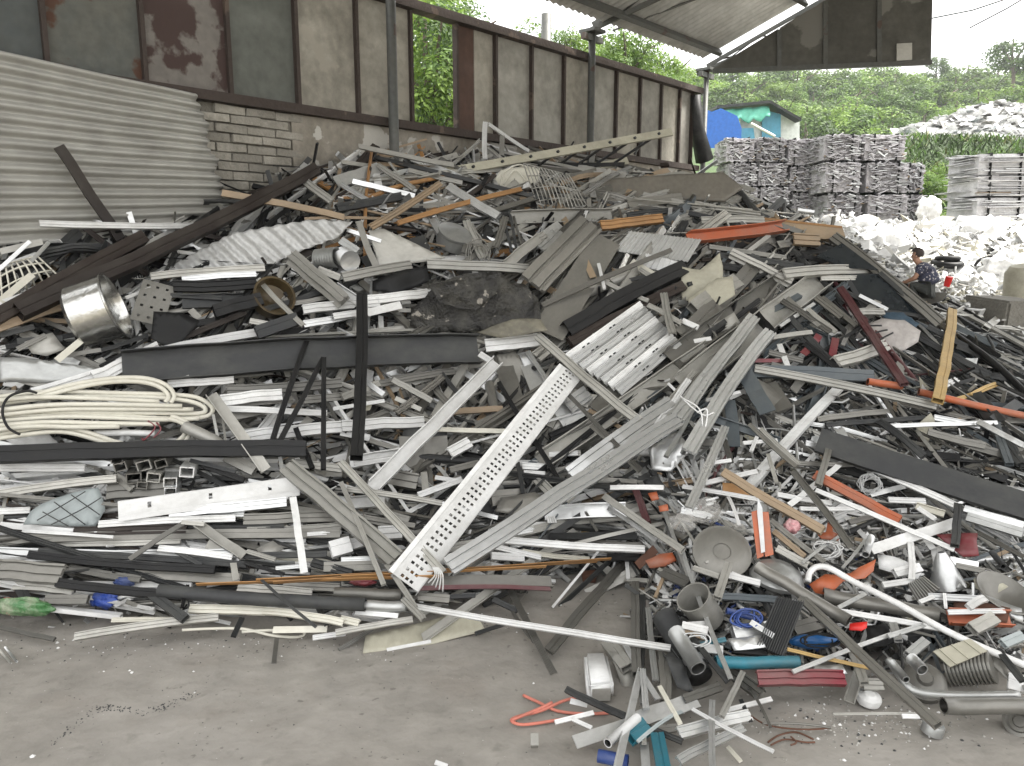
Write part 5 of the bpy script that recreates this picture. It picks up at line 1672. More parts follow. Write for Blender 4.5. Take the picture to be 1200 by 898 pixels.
lathe_at('power_plug', *B3((655, 535))[0], [(0, 6), (5, 6), (7, 4), (11, 3), (12, 0), (11, -4), (0, -4)], M['W'], 'round white plastic lamp holder on the floor right of the red tube', 'lamp holder', .1, -.8, .6, .05)
lathe_at('end_cap', *B3((880, 640))[0], [(0, 5), (9, 5), (10, 3), (10, -5), (0, -5)], M['S'], 'small steel cap at the lower end of the long grey bar', 'cap', .2, -.9, .4, .05)
bp = tag(empty('fan_tube', (0, 0, 0)), 'thick black round pipe with silver collar leaning at the toe of the right heap', 'pipe')
P1, _ = spot(778, 722, .2); P2, _ = spot(822, 795, .1)
bp.location = P2; m = MB(); m.tube([P1, P1.lerp(P2, .97)], [.048, .048], 22, cap=False); local(m.build('body', M['D'], smooth=True), bp)
m = MB(); m.tube([P1.lerp(P2, .74), P1.lerp(P2, .84)], .051, 22, cap=False); local(m.build('collar', M['S'], smooth=True), bp)
m = MB(); m.tube([P1.lerp(P2, .95), P2], [.047, .045], 22); local(m.build('end_plug', M['K'], smooth=True), bp)
# ---- plates with holes
def perforated(name, p0, p1, wpx, mat, label, cat, lift, rows_, cols, hole, flange=0, thick=.002, parts=None):
    A_, B_ = seat(*p0, *p1, lift); mid = (A_+B_)/2; d_ = (mid-CAMP).length; L_ = (B_-A_).length; W_ = wpx/906*d_
    n_ = (nrm(mid.x, mid.y)*.3+(CAMP-mid).normalized()).normalized(); fr = frame_of(A_, B_, n_)
    xs_ = [0]; hx = []
    for r_ in range(rows_):
        xs_ += [(r_+.5-hole[0]/2)/rows_, (r_+.5+hole[0]/2)/rows_]; hx.append(len(xs_)-2)
    xs_.append(1); ys_ = [0]; hy = []
    for c_ in cols: ys_ += [c_-hole[1]/2, c_+hole[1]/2]; hy.append(len(ys_)-2)
    ys_.append(1); v, f = [], []
    for x in xs_:
        for y in ys_: v.append((L_*(x-.5), W_*(y-.5), 0))
    ny = len(ys_)
    for i in range(len(xs_)-1):
        for j in range(ny-1):
            if i in hx and j in hy and not (hash((i*7+j*3)) % 7 == 0 and rows_ > 6): continue
            f.append([i*ny+j, (i+1)*ny+j, (i+1)*ny+j+1, i*ny+j+1])
    o = meshobj(name, v, f, mat); o.modifiers.new('s', 'SOLIDIFY').thickness = thick; o.matrix_world = Matrix.Translation(mid) @ fr
    tag(o, label, cat); USED[label] = 1
    if flange:
        for sgn, hh in ((-1, flange), (1, flange)):
            m = MB(); m.box((0, sgn*W_/2, -hh/2), L_, .003, hh); 
            q = m.build('flange', mat); q.parent = o
        m = MB(); m.box((0, -W_/2-.012, 0), L_, .022, .003); q = m.build('lip', mat); q.parent = o
    return o
tray = perforated('cable_tray', (670, 436), (475, 683), 30, M['W'], 'long white perforated cable tray leaning diagonally in the middle of the heap', 'cable tray', .3, 44, [.28, .46, .64], (.38, .11), .035)
tr_c = MB()
perforated('holed_bar', L2((415, 290))[0], L2((1050, 200))[0], 16, M['W'], 'white flat bar with three square holes below the box tube ends', 'bar', .26, 3, [.5], (.06, .38), .012)
perforated('perforated_plate', L1((515, 385))[0], L1((560, 245))[0], 32, M['P'], 'small grey bracket plate with square holes right of the cooking pot', 'bracket', .2, 4, [.2, .5, .8], (.22, .09), .0)
# ---- ladder: near rail along the photo line, far rail sunk behind it
LA, LB = at(496, 207, 6.25), at(787, 155, 7.3); lad = tag(empty('ladder', LA), 'long pale aluminium ladder lying on top of the heap before the wall', 'ladder')
back = Vector((-.35, .30, -.22)); m = MB(); m.bar(LA, LB, .028, .072, (0, -1, .3)); 
for nm, off in (('rail', Vector()), ('rail', back)):
    m = MB(); m.bar(LA+off, LB+off, .024, .068, Vector((LB-LA).cross(back))*-1); local(m.build(nm, M['F']), lad)
for k in range(9):
    q = LA.lerp(LB, (k+.6)/9.2); m = MB(); e_ = back.normalized(); m.tube([q-e_*.028, q+back+e_*.02], .0125, 8); local(m.build('rung', M['D']), lad)
# ---- slat bundle
sb = tag(empty('slat_bundle', spot(725, 415, .2)[0]), 'bundle of pale roller shutter slats right of the cable tray head', 'slat bundle')
for k in range(8):
    x0, y0, x1, y1 = 664+k*8.5, 421+k*5.5, 752+k*6, 358+k*6
    A_, B_ = seat(x0, y0, x1, y1, .2+.004*(k % 3)); mid = (A_+B_)/2; L_ = (B_-A_).length
    me = sweep_mesh('slat', section('V', .062, .012), L_, 1); me.materials.append(M['A'] if k % 3 else M['W'])
    o = bpy.data.objects.new('slat', me); C.objects.link(o); o.matrix_world = Matrix.Translation(mid) @ frame_of(A_, B_, (CAMP-mid).normalized()); local(o, sb)
    m = MB()
    for t in (.2+.03*k, .26+.03*k, .55+.02*k, .6+.02*k): m.box(((t-.5)*L_, 0, .012), .022, .009, .002)
    q = m.build('slot', M['K']); q.parent = o
# ---- finned plates
def finned(name, pts, nf, mat, label, cat, lift, along=0, hh=.02, mixn=.5, fm=None):
    cx_, cy_ = cen(pts); p, n_ = spot(cx_, cy_, lift, mixn); w_ = [on_plane(x, y, p, n_) for x, y in pts]
    g = tag(empty(name, p), label, cat); USED[label] = 1
    slab('base_plate', w_, -n_, .01, mat, g)
    for k in range(nf):
        t = (k+.5)/nf
        a, b_ = (w_[0].lerp(w_[1], t), w_[3].lerp(w_[2], t)) if along == 0 else (w_[0].lerp(w_[3], t), w_[1].lerp(w_[2], t))
        m = MB(); m.bar(a+n_*hh/2, b_+n_*hh/2, .0035, hh, n_); local(m.build('fin', fm or mat), g)
    return g
finned('finned_plate', T([(738,271),(822,281),(806,307),(719,294)]), 20, M['A'], 'pale finned metal plate lying near the top of the heap', 'finned plate', .24, 0, .012)
finned('finned_plate', T([(752,296),(800,308),(795,322),(742,310)]), 9, M['W'], 'smaller bent finned plate tucked under the pale finned plate', 'finned plate', .18, 0, .012)
finned('heat_sink', R2((330,600),(428,618),(352,812),(258,770)), 12, M['D'], 'dark finned heat sink standing above the teal tube', 'heat sink', .3, 0, .02, .7)
finned('heat_sink', R2((790,555),(850,528),(905,570),(830,622)), 9, M['G'], 'small grey finned heat sink left of the silver bowl', 'heat sink', .25, 0, .015, .7)
finned('grille_box', R2((880,790),(1010,745),(1072,790),(940,845)), 3, M['F'], 'beige metal box cover near the right edge above the motor housing', 'box', .24, 0, .006, .6)
finned('vent_strip', C2((720,318),(750,315),(758,338),(726,340)), 4, M['W'], 'small white slotted end piece left of the silvery channel end', 'end piece', .26, 0, .01, .7)
# ---- box tube ends that point out of the heap
for i, (x, y, s_, mc) in enumerate([(474,196,44,'G'),(540,192,40,'P'),(515,150,42,'P'),(600,208,40,'A'),(658,174,44,'W'),(432,152,36,'G'),(412,128,34,'P'),(602,240,36,'A'),(575,140,36,'G'),(500,215,30,'G')]):
    px_, py_ = x/3, 500+y/3; p, _ = spot(px_, py_, .16); d_ = axes(p, -.1-.05*(i % 3), .18, .9); w_ = s_/3/906*(p-CAMP).length
    me = sweep_mesh('box_tube', section('X', w_, w_*.75), .5, 1); me.materials.append(M[mc]); o = bpy.data.objects.new('box_tube', me); C.objects.link(o)
    z = (Vector((0, 0, 1))+Vector((.25*math.sin(i*2.2), 0, 0))).normalized(); o.matrix_world = Matrix.Translation(p-d_*.22) @ frame_of(p-d_, p, z)
    names_ = ['grey open box tube end, leftmost large one of the cluster','pale box tube end in the middle of the cluster','pale box tube end, upper middle of the cluster','silvery box tube end low right in the cluster','white square box tube end at the right of the cluster','grey box tube end, upper left of the cluster','pale box tube end at the far upper left of the cluster','silvery box tube end lowest in the cluster','grey box tube end near the top right of the cluster','thin grey box tube end under the leftmost large one']
    tag(o, names_[i]+', above the white holed bar', 'box tube', 'box tube ends in a cluster')
    o['label'] = names_[i]
# ---- sheets
crsh = mk('crushed zinc sheet', (.46,.46,.45), .3, .4, .35, (.2,.2,.19), .1, 4, .3)
bur = mk('burnt sheet', (.012,.011,.010), .1, .42, .7, (.09,.085,.07), .1, 6, .8, spots=((.25,.23,.2), .62, 11))
crumpled('corrugated_offcut', L1((555,215),(700,130),(820,70),(1000,38),(1100,25),(1240,30),(1190,85),(1120,110),(1040,140),(960,180),(760,205),(600,232)), crsh, 'crumpled pale corrugated sheet across the upper left of the heap', lift=.2, amp=.012, sc_=5, cuts=6, ridge=.011, rdir=.15)
crumpled('burnt_sheet', C1((240,400),(250,330),(330,260),(420,215),(560,208),(640,250),(690,310),(708,395),(620,400),(500,405),(380,410)), bur, 'burnt black crumpled sheet on top of the wide dark gutter', lift=.34, amp=.07, sc_=4.5, cuts=5)
m_ = crumpled('burnt_fold', C1((300,250),(420,225),(560,225),(545,280),(490,335),(430,340),(350,320)), bur, 'curled fold of burnt black sheet forming a bowl shape', lift=.46, amp=.06, sc_=6, cuts=4)
crumpled('burnt_strip', C1((480,420),(600,372),(705,372),(725,415),(560,440)), mk('sooty beige sheet', (.2,.185,.14), 0, .6, .7, (.03,.03,.028), .1, 5, .3), 'sooty beige edge of sheet below the burnt black sheet', lift=.38, amp=.02, cuts=3)
crumpled('triangular_plate', C1((95,60),(150,55),(368,158),(300,170),(130,190)), M['P'], 'dusty grey-green triangular plate above the burnt black sheet', lift=.2, amp=.006)
crumpled('black_plastic', C1((110,240),(230,195),(300,185),(310,240),(200,285),(110,270)), M['K'], 'glossy black plastic sheet above the black bolted post', lift=.18, amp=.02)
crumpled('pot_lid', L1((540,345),(640,350),(705,378),(640,450),(590,475),(530,440)), M['K'], 'black square lid right of the cooking pot', 'lid', lift=.24, amp=.006)
crumpled('metal_sheet', L1((-10,505),(120,510),(350,548),(300,600),(160,596),(-10,592)), M['S'], 'wide galvanised sheet at the left edge above the cable coil', lift=.2, amp=.018, cuts=4)
crumpled('metal_cup', L1((85,455),(180,420),(230,480),(160,505),(110,495)), M['P'], 'crushed pale metal cup below the cooking pot', 'cup', lift=.14, amp=.03, sc_=12)
crumpled('metal_sheet', L2((80,345),(105,300),(150,270),(250,232),(345,214),(362,255),(370,290),(335,352),(200,345)), M['L'], 'pale blue-grey quilted sheet under the long pale channel', lift=.2, amp=.012, cuts=4)
wires('stitching', [L2((150,300),(240,350)), L2((190,265),(300,345)), L2((250,240),(350,310)), L2((130,330),(240,265),(300,228)), L2((180,345),(290,290),(355,250))], .0025, M['D'], 'dark crossing stitch lines on the quilted sheet', 'stitching', lift=.225, mixn=.5, off=0)
crumpled('floor_plate', B2((75,378),(85,318),(380,242),(470,236),(505,292),(500,300),(310,345)), M['F'], 'wide pale plate lying on the floor at the front edge of the heap', lift=.05, amp=.006, mixn=.3)
crumpled('beige_sheet', R1((0,190),(60,200),(130,140),(140,240),(60,290),(30,310),(0,300)), M['F'], 'crumpled beige sheet standing near the top right of the heap, upper piece', lift=.22, amp=.03)
crumpled('beige_sheet', R1((20,300),(120,230),(175,225),(182,290),(60,370),(30,360)), M['F'], 'crumpled beige sheet, lower folded piece', lift=.24, amp=.02)
crumpled('grey_sheet', R1((110,390),(180,350),(205,390),(80,440)), M['P'], 'pale torn sheet corner below the crumpled beige sheets', lift=.18, amp=.01)
crumpled('metal_sheet', U1((850,720),(850,660),(930,630),(1180,612),(1345,606),(1412,660),(1350,705),(1100,700),(950,712)), mk('taupe flashing', (.16,.145,.12), .1, .5, .5, (.1,.095,.08), .1, 3, .1), 'long taupe flashing panel lying on top of the heap at the right', lift=.2, amp=.008, cuts=4, th=.03)
crumpled('metal_sheet', U1((510,665),(560,600),(640,585),(700,590),(690,640),(600,670)), M['C'], 'pale sheet beneath the ladder left of the wire basket', lift=.15, amp=.02)
crumpled('metal_sheet', U1((980,640),(1200,600),(1330,640),(1200,650)), M['P'], 'dusty sheet on the crest near the wall end', lift=.22, amp=.02)
fan_ = mk('pinkish sheet', (.45,.42,.40), .1, .5, .5, (.2,.18,.17), .1, 3, .2)
crumpled('fan_sheet', R1((575,450),(620,400),(700,370),(780,375),(838,412),(830,450),(780,480),(690,500),(620,480)), fan_, 'pale rounded fan-shaped sheet behind the maroon tube', lift=.22, amp=.015, cuts=4)
wires('fan_rib', [R1((600,440),(640,400),(700,395)), R1((610,455),(680,420),(720,410)), R1((640,470),(700,440),(740,420))], .006, M['D'], 'dark curved ribs across the pale fan-shaped sheet', 'rib', lift=.26)
crumpled('blue_cloth', R1((690,350),(780,345),(840,385),(815,410),(740,400)), mk('navy cloth', (.03,.06,.09), 0, .85, .4, (.08,.1,.12), .1, 5, .3), 'dark blue cloth draped over the fan-shaped sheet', 'cloth', lift=.27, amp=.035, sc_=9)
crumpled('slate_plate', R1((215,560),(300,600),(360,650),(350,690),(260,690),(240,620)), M['G'], 'bent grey plate right of the grey channel pair', lift=.2, amp=.012)
crumpled('dark_plate', C2((200,90),(225,-10),(370,-15),(375,130),(310,160),(230,165)), M['D'], 'dark square plate with rivets between the white bent frame and cable tray', lift=.1, amp=.005)
crumpled('metal_sheet', C1((545,500),(612,490),(690,560),(665,620),(620,700),(560,590)), M['G'], 'folded grey sheet between the gutter end and the cable tray', lift=.12, amp=.015)
crumpled('metal_sheet', C1((625,495),(660,490),(765,640),(690,650),(650,570)), M['A'], 'silvery folded triangular sheet behind the cable tray head', lift=.14, amp=.01)
crumpled('metal_sheet', C1((720,680),(800,610),(900,640),(840,720),(740,770),(700,720)), M['P'], 'pale torn sheet below the slat bundle', lift=.14, amp=.02)
crumpled('metal_sheet', C1((1080,830),(1180,760),(1230,830),(1160,905),(1090,900)), M['A'], 'crumpled silvery sheet at the lower end of the grey channel pair', lift=.2, amp=.02)
for i, (pts, mc, lb) in enumerate([
  (R2((685,450),(740,455),(845,500),(825,535),(690,500)), 'W', 'white bent plate right of the folded orange cloth'),
  (R2((870,430),(905,420),(930,460),(920,520),(880,480)), 'W', 'white curled plate beside the silver funnel'),
  (R2((900,480),(1000,570),(960,570),(870,500)), 'S', 'shiny triangular plate behind the silver bowl'),
  (R2((1040,580),(1190,640),(1195,690),(1100,640)), 'A', 'crushed silver sheet hanging from the silver bowl'),
  (R2((1020,535),(1090,525),(1150,560),(1100,590),(1030,570)), 'F', 'pale crushed lid above the silver bowl'),
  (R2((160,745),(270,735),(290,780),(180,790)), 'A', 'light grey plate left of the black heat sink'),
  (R2((0,690),(90,680),(85,730),(0,720)), 'W', 'crumpled white plastic piece below the open can'),
  (R2((950,600),(1150,640),(1140,690),(960,680)), 'H', 'rust brown plate under the silver bowl'),
  (R2((1060,820),(1110,800),(1200,850),(1150,900)), 'G', 'grey crushed plate at the lower right'),
  (R2((640,700),(720,690),(740,760),(650,770)), 'K', 'black square bracket plate beside the red reflector'),
  (B3((460,420),(560,415),(580,450),(470,455)), 'A', 'silvery flattened bottle shape above the red tube'),
  (B2((1135,385),(1197,400),(1240,520),(1180,500)), 'D', 'dark curved cover with a pale rim beside the black pipe'),
  (L2((900,430),(960,400),(1000,430),(930,470)), 'P', 'small dusty plate near the narrow white upright strip'),
  (C2((560,250),(680,230),(760,270),(640,320),(540,300)), 'G', 'grey plate lying between tray and long ribbed channel'),
  (C2((1060,190),(1110,170),(1140,210),(1090,240)), 'D', 'dark rubber plate left of the plastic bag'),
  (B2((940,370),(1010,380),(1060,560),(1010,540)), 'P', 'thin dusty plate lying on the floor right of the white box')]):
    crumpled('metal_plate', pts, M[mc], lb, 'plate', lift=.2 if i != 15 else .03, amp=.012, sc_=10, cuts=3)
# ---- glazed frame
gl = mk('dark glass', (.012,.016,.02), 0, .08, .25, (.08,.085,.08), 0, 3, 0)
fr_ = R1((560,105),(700,215),(893,398),(850,400),(600,345),(555,225)); pF, nF = spot(*R1((720,290))[0], .3, .45)
gf = tag(empty('glazed_frame', pF), 'dark glazed window sash lying tilted at the upper right slope', 'window sash')
w_ = [on_plane(x, y, pF, nF) for x, y in R1((565,215),(690,212),(872,372),(640,340))]
slab('pane', w_, -nF, .006, gl, gf)
for a_, b_ in ((0, 3), (3, 2), (2, 1)):
    m = MB(); m.bar(w_[a_], w_[b_], .04, .03, nF); local(m.build('frame_bar', M['D']), gf)
w_ = [on_plane(x, y, pF+nF*.02, nF) for x, y in R1((470,150),(560,105),(690,200),(560,190))]; g2 = tag(empty('window_pane', pF), 'black pane showing at the top of the long grey frame member', 'pane'); slab('glass', w_, -nF, .006, gl, g2)
# ---- tan box
pts = R1((262,12),(560,45),(572,82),(500,92),(262,48)); p, n_ = spot(*cen(pts), .22, .6); tb = tag(empty('long_box', p), 'long tan box profile on the crest at the right, under the black plate', 'box')
slab('body', [on_plane(x, y, p, n_) for x, y in pts], -n_, .14, M['T'], tb)
slab('top_edge', [on_plane(x, y, p+n_*.006, n_) for x, y in R1((262,12),(560,45),(562,52),(262,20))], -n_, .02, M['N'], tb)
piece('V', *R1((380, 95))[0], *R1((470, 100))[0], 14, 'T', lift=.18)
# ---- orange bits
crumpled('orange_cloth', R2((450,550),(500,520),(590,515),(620,495),(680,470),(672,510),(640,535),(560,550),(520,585),(470,580)), M['O'], 'folded orange cloth in the middle of the right heap', 'cloth', lift=.3, amp=.03, sc_=10, cuts=4)
crumpled('orange_scrap', R2((475,375),(505,370),(510,335),(525,345),(530,370),(555,380),(548,402),(490,395)), M['O'], 'small bright orange torn piece above the folded orange cloth', 'scrap', lift=.28, amp=.01)
crumpled('orange_grip', C2((1070,475),(1120,450),(1165,445),(1178,470),(1140,490),(1085,498)), M['O'], 'orange rounded plastic piece at the toe left of the disk', 'plastic piece', lift=.16, amp=.02, th=.02)
crumpled('orange_scrap', C2((1078,235),(1110,228),(1118,255),(1092,262)), M['O'], 'tiny orange piece, upper of two by the plastic bag', 'scrap', lift=.28, amp=.01)
crumpled('orange_scrap', C2((1115,280),(1148,272),(1152,295),(1120,300)), M['O'], 'tiny orange piece, lower of two by the plastic bag', 'scrap', lift=.28, amp=.01)
oc = tag(empty('orange_cover', spot(893, 625, .3)[0]), 'upright orange folded cover right of the grey disk', 'cover')
pO, nO = spot(893, 627, .3, .8)
for nm, pp, mc in (('left_leaf', R2((242,300),(268,292),(285,455),(262,465)), 'O'), ('right_leaf', R2((272,300),(302,300),(308,360),(320,450),(290,458)), 'O'), ('spine', R2((264,250),(280,285),(290,440),(276,445),(262,300)), 'A')):
    slab(nm, [on_plane(x, y, pO+nO*(.012 if nm == 'spine' else 0), nO) for x, y in pp], -nO, .012, M[mc], oc)
rr_ = mk('bright red reflector', (.6,.02,.015), 0, .4, .1, (.4,.02,.02), 0, 2, 0)
crumpled('red_reflector', R2((588,692),(650,686),(648,708),(630,718),(586,716)), rr_, 'bright red reflector piece at the middle of the right heap', 'reflector', lift=.3, amp=.003)
crumpled('brown_scrap', B2((840,90),(900,85),(895,130),(850,125)), M['H'], 'rusty brown wire scraps at the end of the golden brown strips', 'scrap', lift=.06, amp=.02)
# ---- golden brown strips (bundle)
gs = tag(empty('wood_strip_bundle', spot(475, 668, .2)[0]), 'bundle of long golden brown strips tied with white string along the front', 'strip bundle')
for k, (x0, y0, x1, y1) in enumerate([(230,685,520,675),(300,680,700,658),(320,683,716,655),(400,676,640,664)]):
    A_, B_ = seat(x0, y0, x1, y1, .3+.01*k); m = MB(); m.bar(A_, B_, .004, .018, (0, -.6, .8)); local(m.build('strip', M['N']), gs)
A_, n_ = spot(510, 670, .4); m = MB()
for k in range(5): m.tube(spl([A_+Vector((.005*k-.01, 0, .02)), A_+Vector((.008*k, -.01, -.01)), A_+Vector((.03*(k-2)*.5, 0, -.05-.01*k))], 4), .003, 5)
local(m.build('string_tie', M['W'], smooth=True), gs)
# ---- curved tubes
wires('bent_pipe', [R2((440,545),(448,512),(475,493),(520,500),(600,545),(760,625),(960,735),(1230,850))], .0125, M['W'], 'long curved white pipe sweeping down to the right edge', 'pipe', lift=.34, n=10, mixn=.45)
wires('bent_tube', [B3((722,398),(752,440),(790,492),(840,516),(960,526),(1185,524))], .014, M['S'], 'bent chrome tube around the fan motor at the lower right', 'tube', lift=.14, n=10, mixn=.5)
wires('hose_loop', [R1((1020,215),(1030,180),(1060,158),(1140,150),(1200,165)), R1((1020,215),(1045,250),(1060,270))], .018, M['K'], 'black hose arching beside the pale barrel at the right', 'hose', lift=.3)
wires('cable_loop', [R1((660,60),(690,30)), R1((640,110),(700,150))], .01, M['D'], 'short dark cable among white scraps behind the crest', 'cable', lift=.2)
wires('bent_strip', [R1((1070,430),(1095,480),(1085,510),(1060,500))], .01, M['D'], 'small dark bent strip at the right edge of the dark scrap', 'strip', lift=.2)
r = random.Random(9)
def scribble(cx_, cy_, rx, ry, n_, r_, mat, label, lift=.25, cat='wire'):
    c_ = []
    for k in range(n_):
        a0 = r.uniform(0, 6.3); pts = []
        for j in range(7):
            a = a0+j*.9; q = r.uniform(.45, 1); pts.append((cx_+math.cos(a)*rx*q, cy_+math.sin(a)*ry*q))
        c_.append(pts)
    wires('wire_tangle', c_, r_, mat, label, cat, lift=lift, off=.005, n=5)
scribble(1020, 568, 17, 13, 14, .0022, M['A'], 'ball of tangled silvery wire above the orange bar')
scribble(968, 645, 22, 12, 8, .003, M['W'], 'tangle of thin white wire above the folded orange cloth')
scribble(815, 750, 18, 10, 5, .003, M['A'], 'thin wires tangled at the foot of the open can')
scribble(875, 725, 20, 12, 5, .004, M['U'], 'blue cable tangle left of the black heat sink')
scribble(960, 750, 30, 10, 4, .003, M['K'], 'thin black wires below the red reflector')
scribble(1120, 560, 30, 14, 6, .003, M['D'], 'dark wire tangle on the right slope')
scribble(560, 300, 16, 20, 5, .004, M['G'], 'bent grey rods standing in the upper middle of the heap')
wires('pink_wire', [B2((640,525),(690,548),(760,580),(860,590),(960,585)), B2((850,528),(780,545),(700,580),(620,600),(598,615),(640,628),(740,615),(820,600)), B2((600,612),(700,570),(740,550))], .0055, mk('pink wire', (.55,.17,.12), 0, .5, .3, (.35,.2,.17), 0, 3, 0), 'loose loop of pink wire on the bare floor', 'wire', lift=.015, mixn=0.0)
wires('thin_wires', [B3((300,690),(340,665),(400,655),(460,680)), B3((310,700),(360,680),(430,690),(465,690)), B3((380,670),(400,690),(380,700)), B3((230,590),(300,630),(420,645),(520,640))], .003, M['H'], 'thin reddish wires curled on the floor under the red tube', 'wire', lift=.01, mixn=0.0)
wires('wire_loop', [L2((640,715),(760,710),(860,712),(960,735),(1050,740),(1065,722),(960,716),(850,722))], .006, M['C'], 'flattened loop of pale wire at the front edge of the heap', 'wire', lift=.06)
# ---- wire baskets
def basket(name, quad, nu, nv, r_, mat, label, lift, bulge=.06, mixn=.5):
    cx_, cy_ = cen(quad); p, n_ = spot(cx_, cy_, lift, mixn); w_ = [on_plane(x, y, p, n_) for x, y in quad]
    g = tag(empty(name, p), label, 'wire basket'); USED[label] = 1
    def S(u, v_): return w_[0].lerp(w_[1], u).lerp(w_[3].lerp(w_[2], u), v_)+n_*bulge*math.sin(u*3.14)*math.sin(v_*3.14)
    for k in range(nu+1): m = MB(); m.tube([S(k/nu, j/8) for j in range(9)], r_, 5); local(m.build('wire', mat, smooth=True), g)
    for k in range(nv+1): m = MB(); m.tube([S(j/8, k/nv) for j in range(9)], r_, 5); local(m.build('cross_wire', mat, smooth=True), g)
basket('wire_basket', U1((640,575),(800,615),(870,735),(700,755)), 13, 4, .005, M['P'], 'bent wire basket standing on the crest below the ladder', .25, .05)
basket('wire_basket', L1((-20,190),(130,150),(210,225),(-20,330)), 8, 3, .005, M['C'], 'crushed cream wire basket at the left edge of the heap', .12, .08)
wires('bent_wire', [U1((560,660),(570,610),(620,580),(660,590)), U1((570,650),(610,600),(650,640))], .006, M['C'], 'looped pale wire handle left of the wire basket', 'wire', lift=.2)
# ---- small packets, bags, boxes
def bag(name, px, py, rx, ry, mat, label, cat, lift=.06, seed=0, dz=.6, rot=0, amp=.25, p=None):
    if p is None: p, n_ = spot(px, py, lift, .5)
    s = (p-CAMP).length/906; bm = bmesh.new(); bmesh.ops.create_icosphere(bm, subdivisions=4, radius=1)
    for q in bm.verts:
        a = noise.noise(q.co*2.2+Vector((seed, 0, 0)))+.6*noise.noise(q.co*6+Vector((0, seed, 0)))
        q.co *= 1+amp*a; q.co = Vector((q.co.x*rx*s, q.co.y*min(rx, ry)*s*.8, q.co.z*ry*s))
    o = bmobj(name, bm, mat, None, True); o.location = p; o.rotation_euler = (0, rot, 0); tag(o, label, cat); USED[label] = 1; return o
gb_ = mk('green printed foil', (.05,.16,.05), 0, .35, .6, (.5,.45,.38), 0, 14, .2, spots=((.45,.08,.1), .6, 12))
bag('printed_bag', 27, 711, 29, 9, gb_, 'green and red printed snack bag on the floor at the left edge', 'bag', seed=1, rot=.08, lift=.2)
bag('foil_bag', 122, 703, 14, 9, mk('blue foil', (.02,.07,.4), .2, .25, .3, (.4,.45,.5), 0, 12, .2), 'crushed blue foil bag on the floor near the left', 'bag', seed=2)
bag('foil_bag', 146, 682, 11, 5, M['U'], 'scrap of blue foil above the crushed blue foil bag', 'bag', seed=3, lift=.12)
yr = mk('yellow red print', (.5,.02,.02), 0, .35, .3, (.3,.02,.02), 0, 10, .1, spots=((.8,.6,.02), .52, 9))
crumpled('printed_packet', R2((890,378),(970,375),(1035,378),(1032,410),(1040,455),(985,458),(930,410)), M['R'], 'yellow and red printed packet in the right heap', 'packet', lift=.34, amp=.015, sc_=9)
crumpled('packet_print', R2((972,384),(1030,378),(1033,404),(975,408)), mk('yellow print', (.75,.55,.02), 0, .4, .3, (.1,.08,.02), 0, 20, 0, spots=((.04,.04,.03), .6, 30)), 'yellow printed panel of the red packet', 'print', lift=.36, amp=.008, sc_=9)
bag('red_can', 425, 682, 14, 5, M['R'], 'crushed dark red can under the golden brown strips', 'can', lift=.2, seed=5)
bag('pink_scrap', 928, 617, 8, 8, mk('pink print', (.5,.2,.22), 0, .5, .5, (.7,.65,.6), 0, 20, 0), 'small pink and white packet right of the upright orange cover', 'packet', lift=.27, seed=7)
bag('blue_bin', 955, 752, 26, 8, mk('azure plastic', (.01,.09,.26), 0, .3, .2, (.05,.1,.2), 0, 3, .05), 'blue plastic dish right below the black heat sink', 'dish', lift=.18, seed=8, amp=.08)
bag('white_stone', 600/3+0, 0, 1, 1, M['W'], 'x', 'x') if False else None
clm = bpy.data.materials.new('clear film'); clm.use_nodes = True; b_ = clm.node_tree.nodes['Principled BSDF']
b_.inputs['Base Color'].default_value = (.8, .78, .74, 1); b_.inputs['Alpha'].default_value = .16; b_.inputs['Roughness'].default_value = .25
for i, (px, py, rx, ry, lb) in enumerate([(825, 598, 19, 14, 'crumpled clear plastic bag above the grey metal disk'), (800, 612, 14, 10, 'smaller clear plastic scrap left of the clear plastic bag')]):
    bag('plastic_bag', px, py, rx, ry, clm, lb, 'plastic bag', lift=.24, seed=20+i, amp=.3)
for i, (px, py) in enumerate([(1000,705),(830,500),(1040,470),(960,730),(700,455)]):
    pass
# white box on the floor
p = ground(700, 790, .0); wb = tag(empty('white_box', p), 'rounded white plastic box lying on the bare floor', 'box')
a_, b_, c_, d_ = [ground(x, y, .075) for x, y in ((684,764),(711,763),(720,800),(688,803))]
bm = bmesh.new(); vs_ = [bm.verts.new(q) for q in (a_, b_, c_, d_)]+[bm.verts.new(Vector((q.x, q.y, .002))) for q in (a_, b_, c_, d_)]
for q in ((0,3,2,1),(4,5,6,7),(0,1,5,4),(1,2,6,5),(2,3,7,6),(3,0,4,7)): bm.faces.new([vs_[i] for i in q])
bmesh.ops.bevel(bm, geom=bm.edges[:], offset=.014, segments=3, affect='EDGES'); local(bmobj('casing', bm, M['W'], None, True), wb)
m = MB(); e_ = d_.lerp(c_, .5); m.box((e_.x, e_.y-.002, .035), .07, .006, .045); local(m.build('end_cover', M['P']), wb)
# wire ties and studs of the black post
A_, B_ = seat(*C1((70, 300))[0], *C1((52, 872))[0], .26); m = MB()
for k in range(7):
    q = A_.lerp(B_, .1+.13*k); v_ = (CAMP-q).normalized(); m.tube([q+v_*.03, q+v_*.045], .011, 8)
tag(m.build('bolt_row', M['D']), 'row of dark bolts up the face of the black post', 'bolts', kind=None)
wires('wire_tie', [R1((-10,640),(30,680),(75,710),(110,700)), R1((0,650),(60,690),(70,760)), R1((50,700),(85,690),(80,750),(60,760))], .004, M['W'], 'white wire tie knotted round the grey channel pair', 'wire tie', lift=.42)
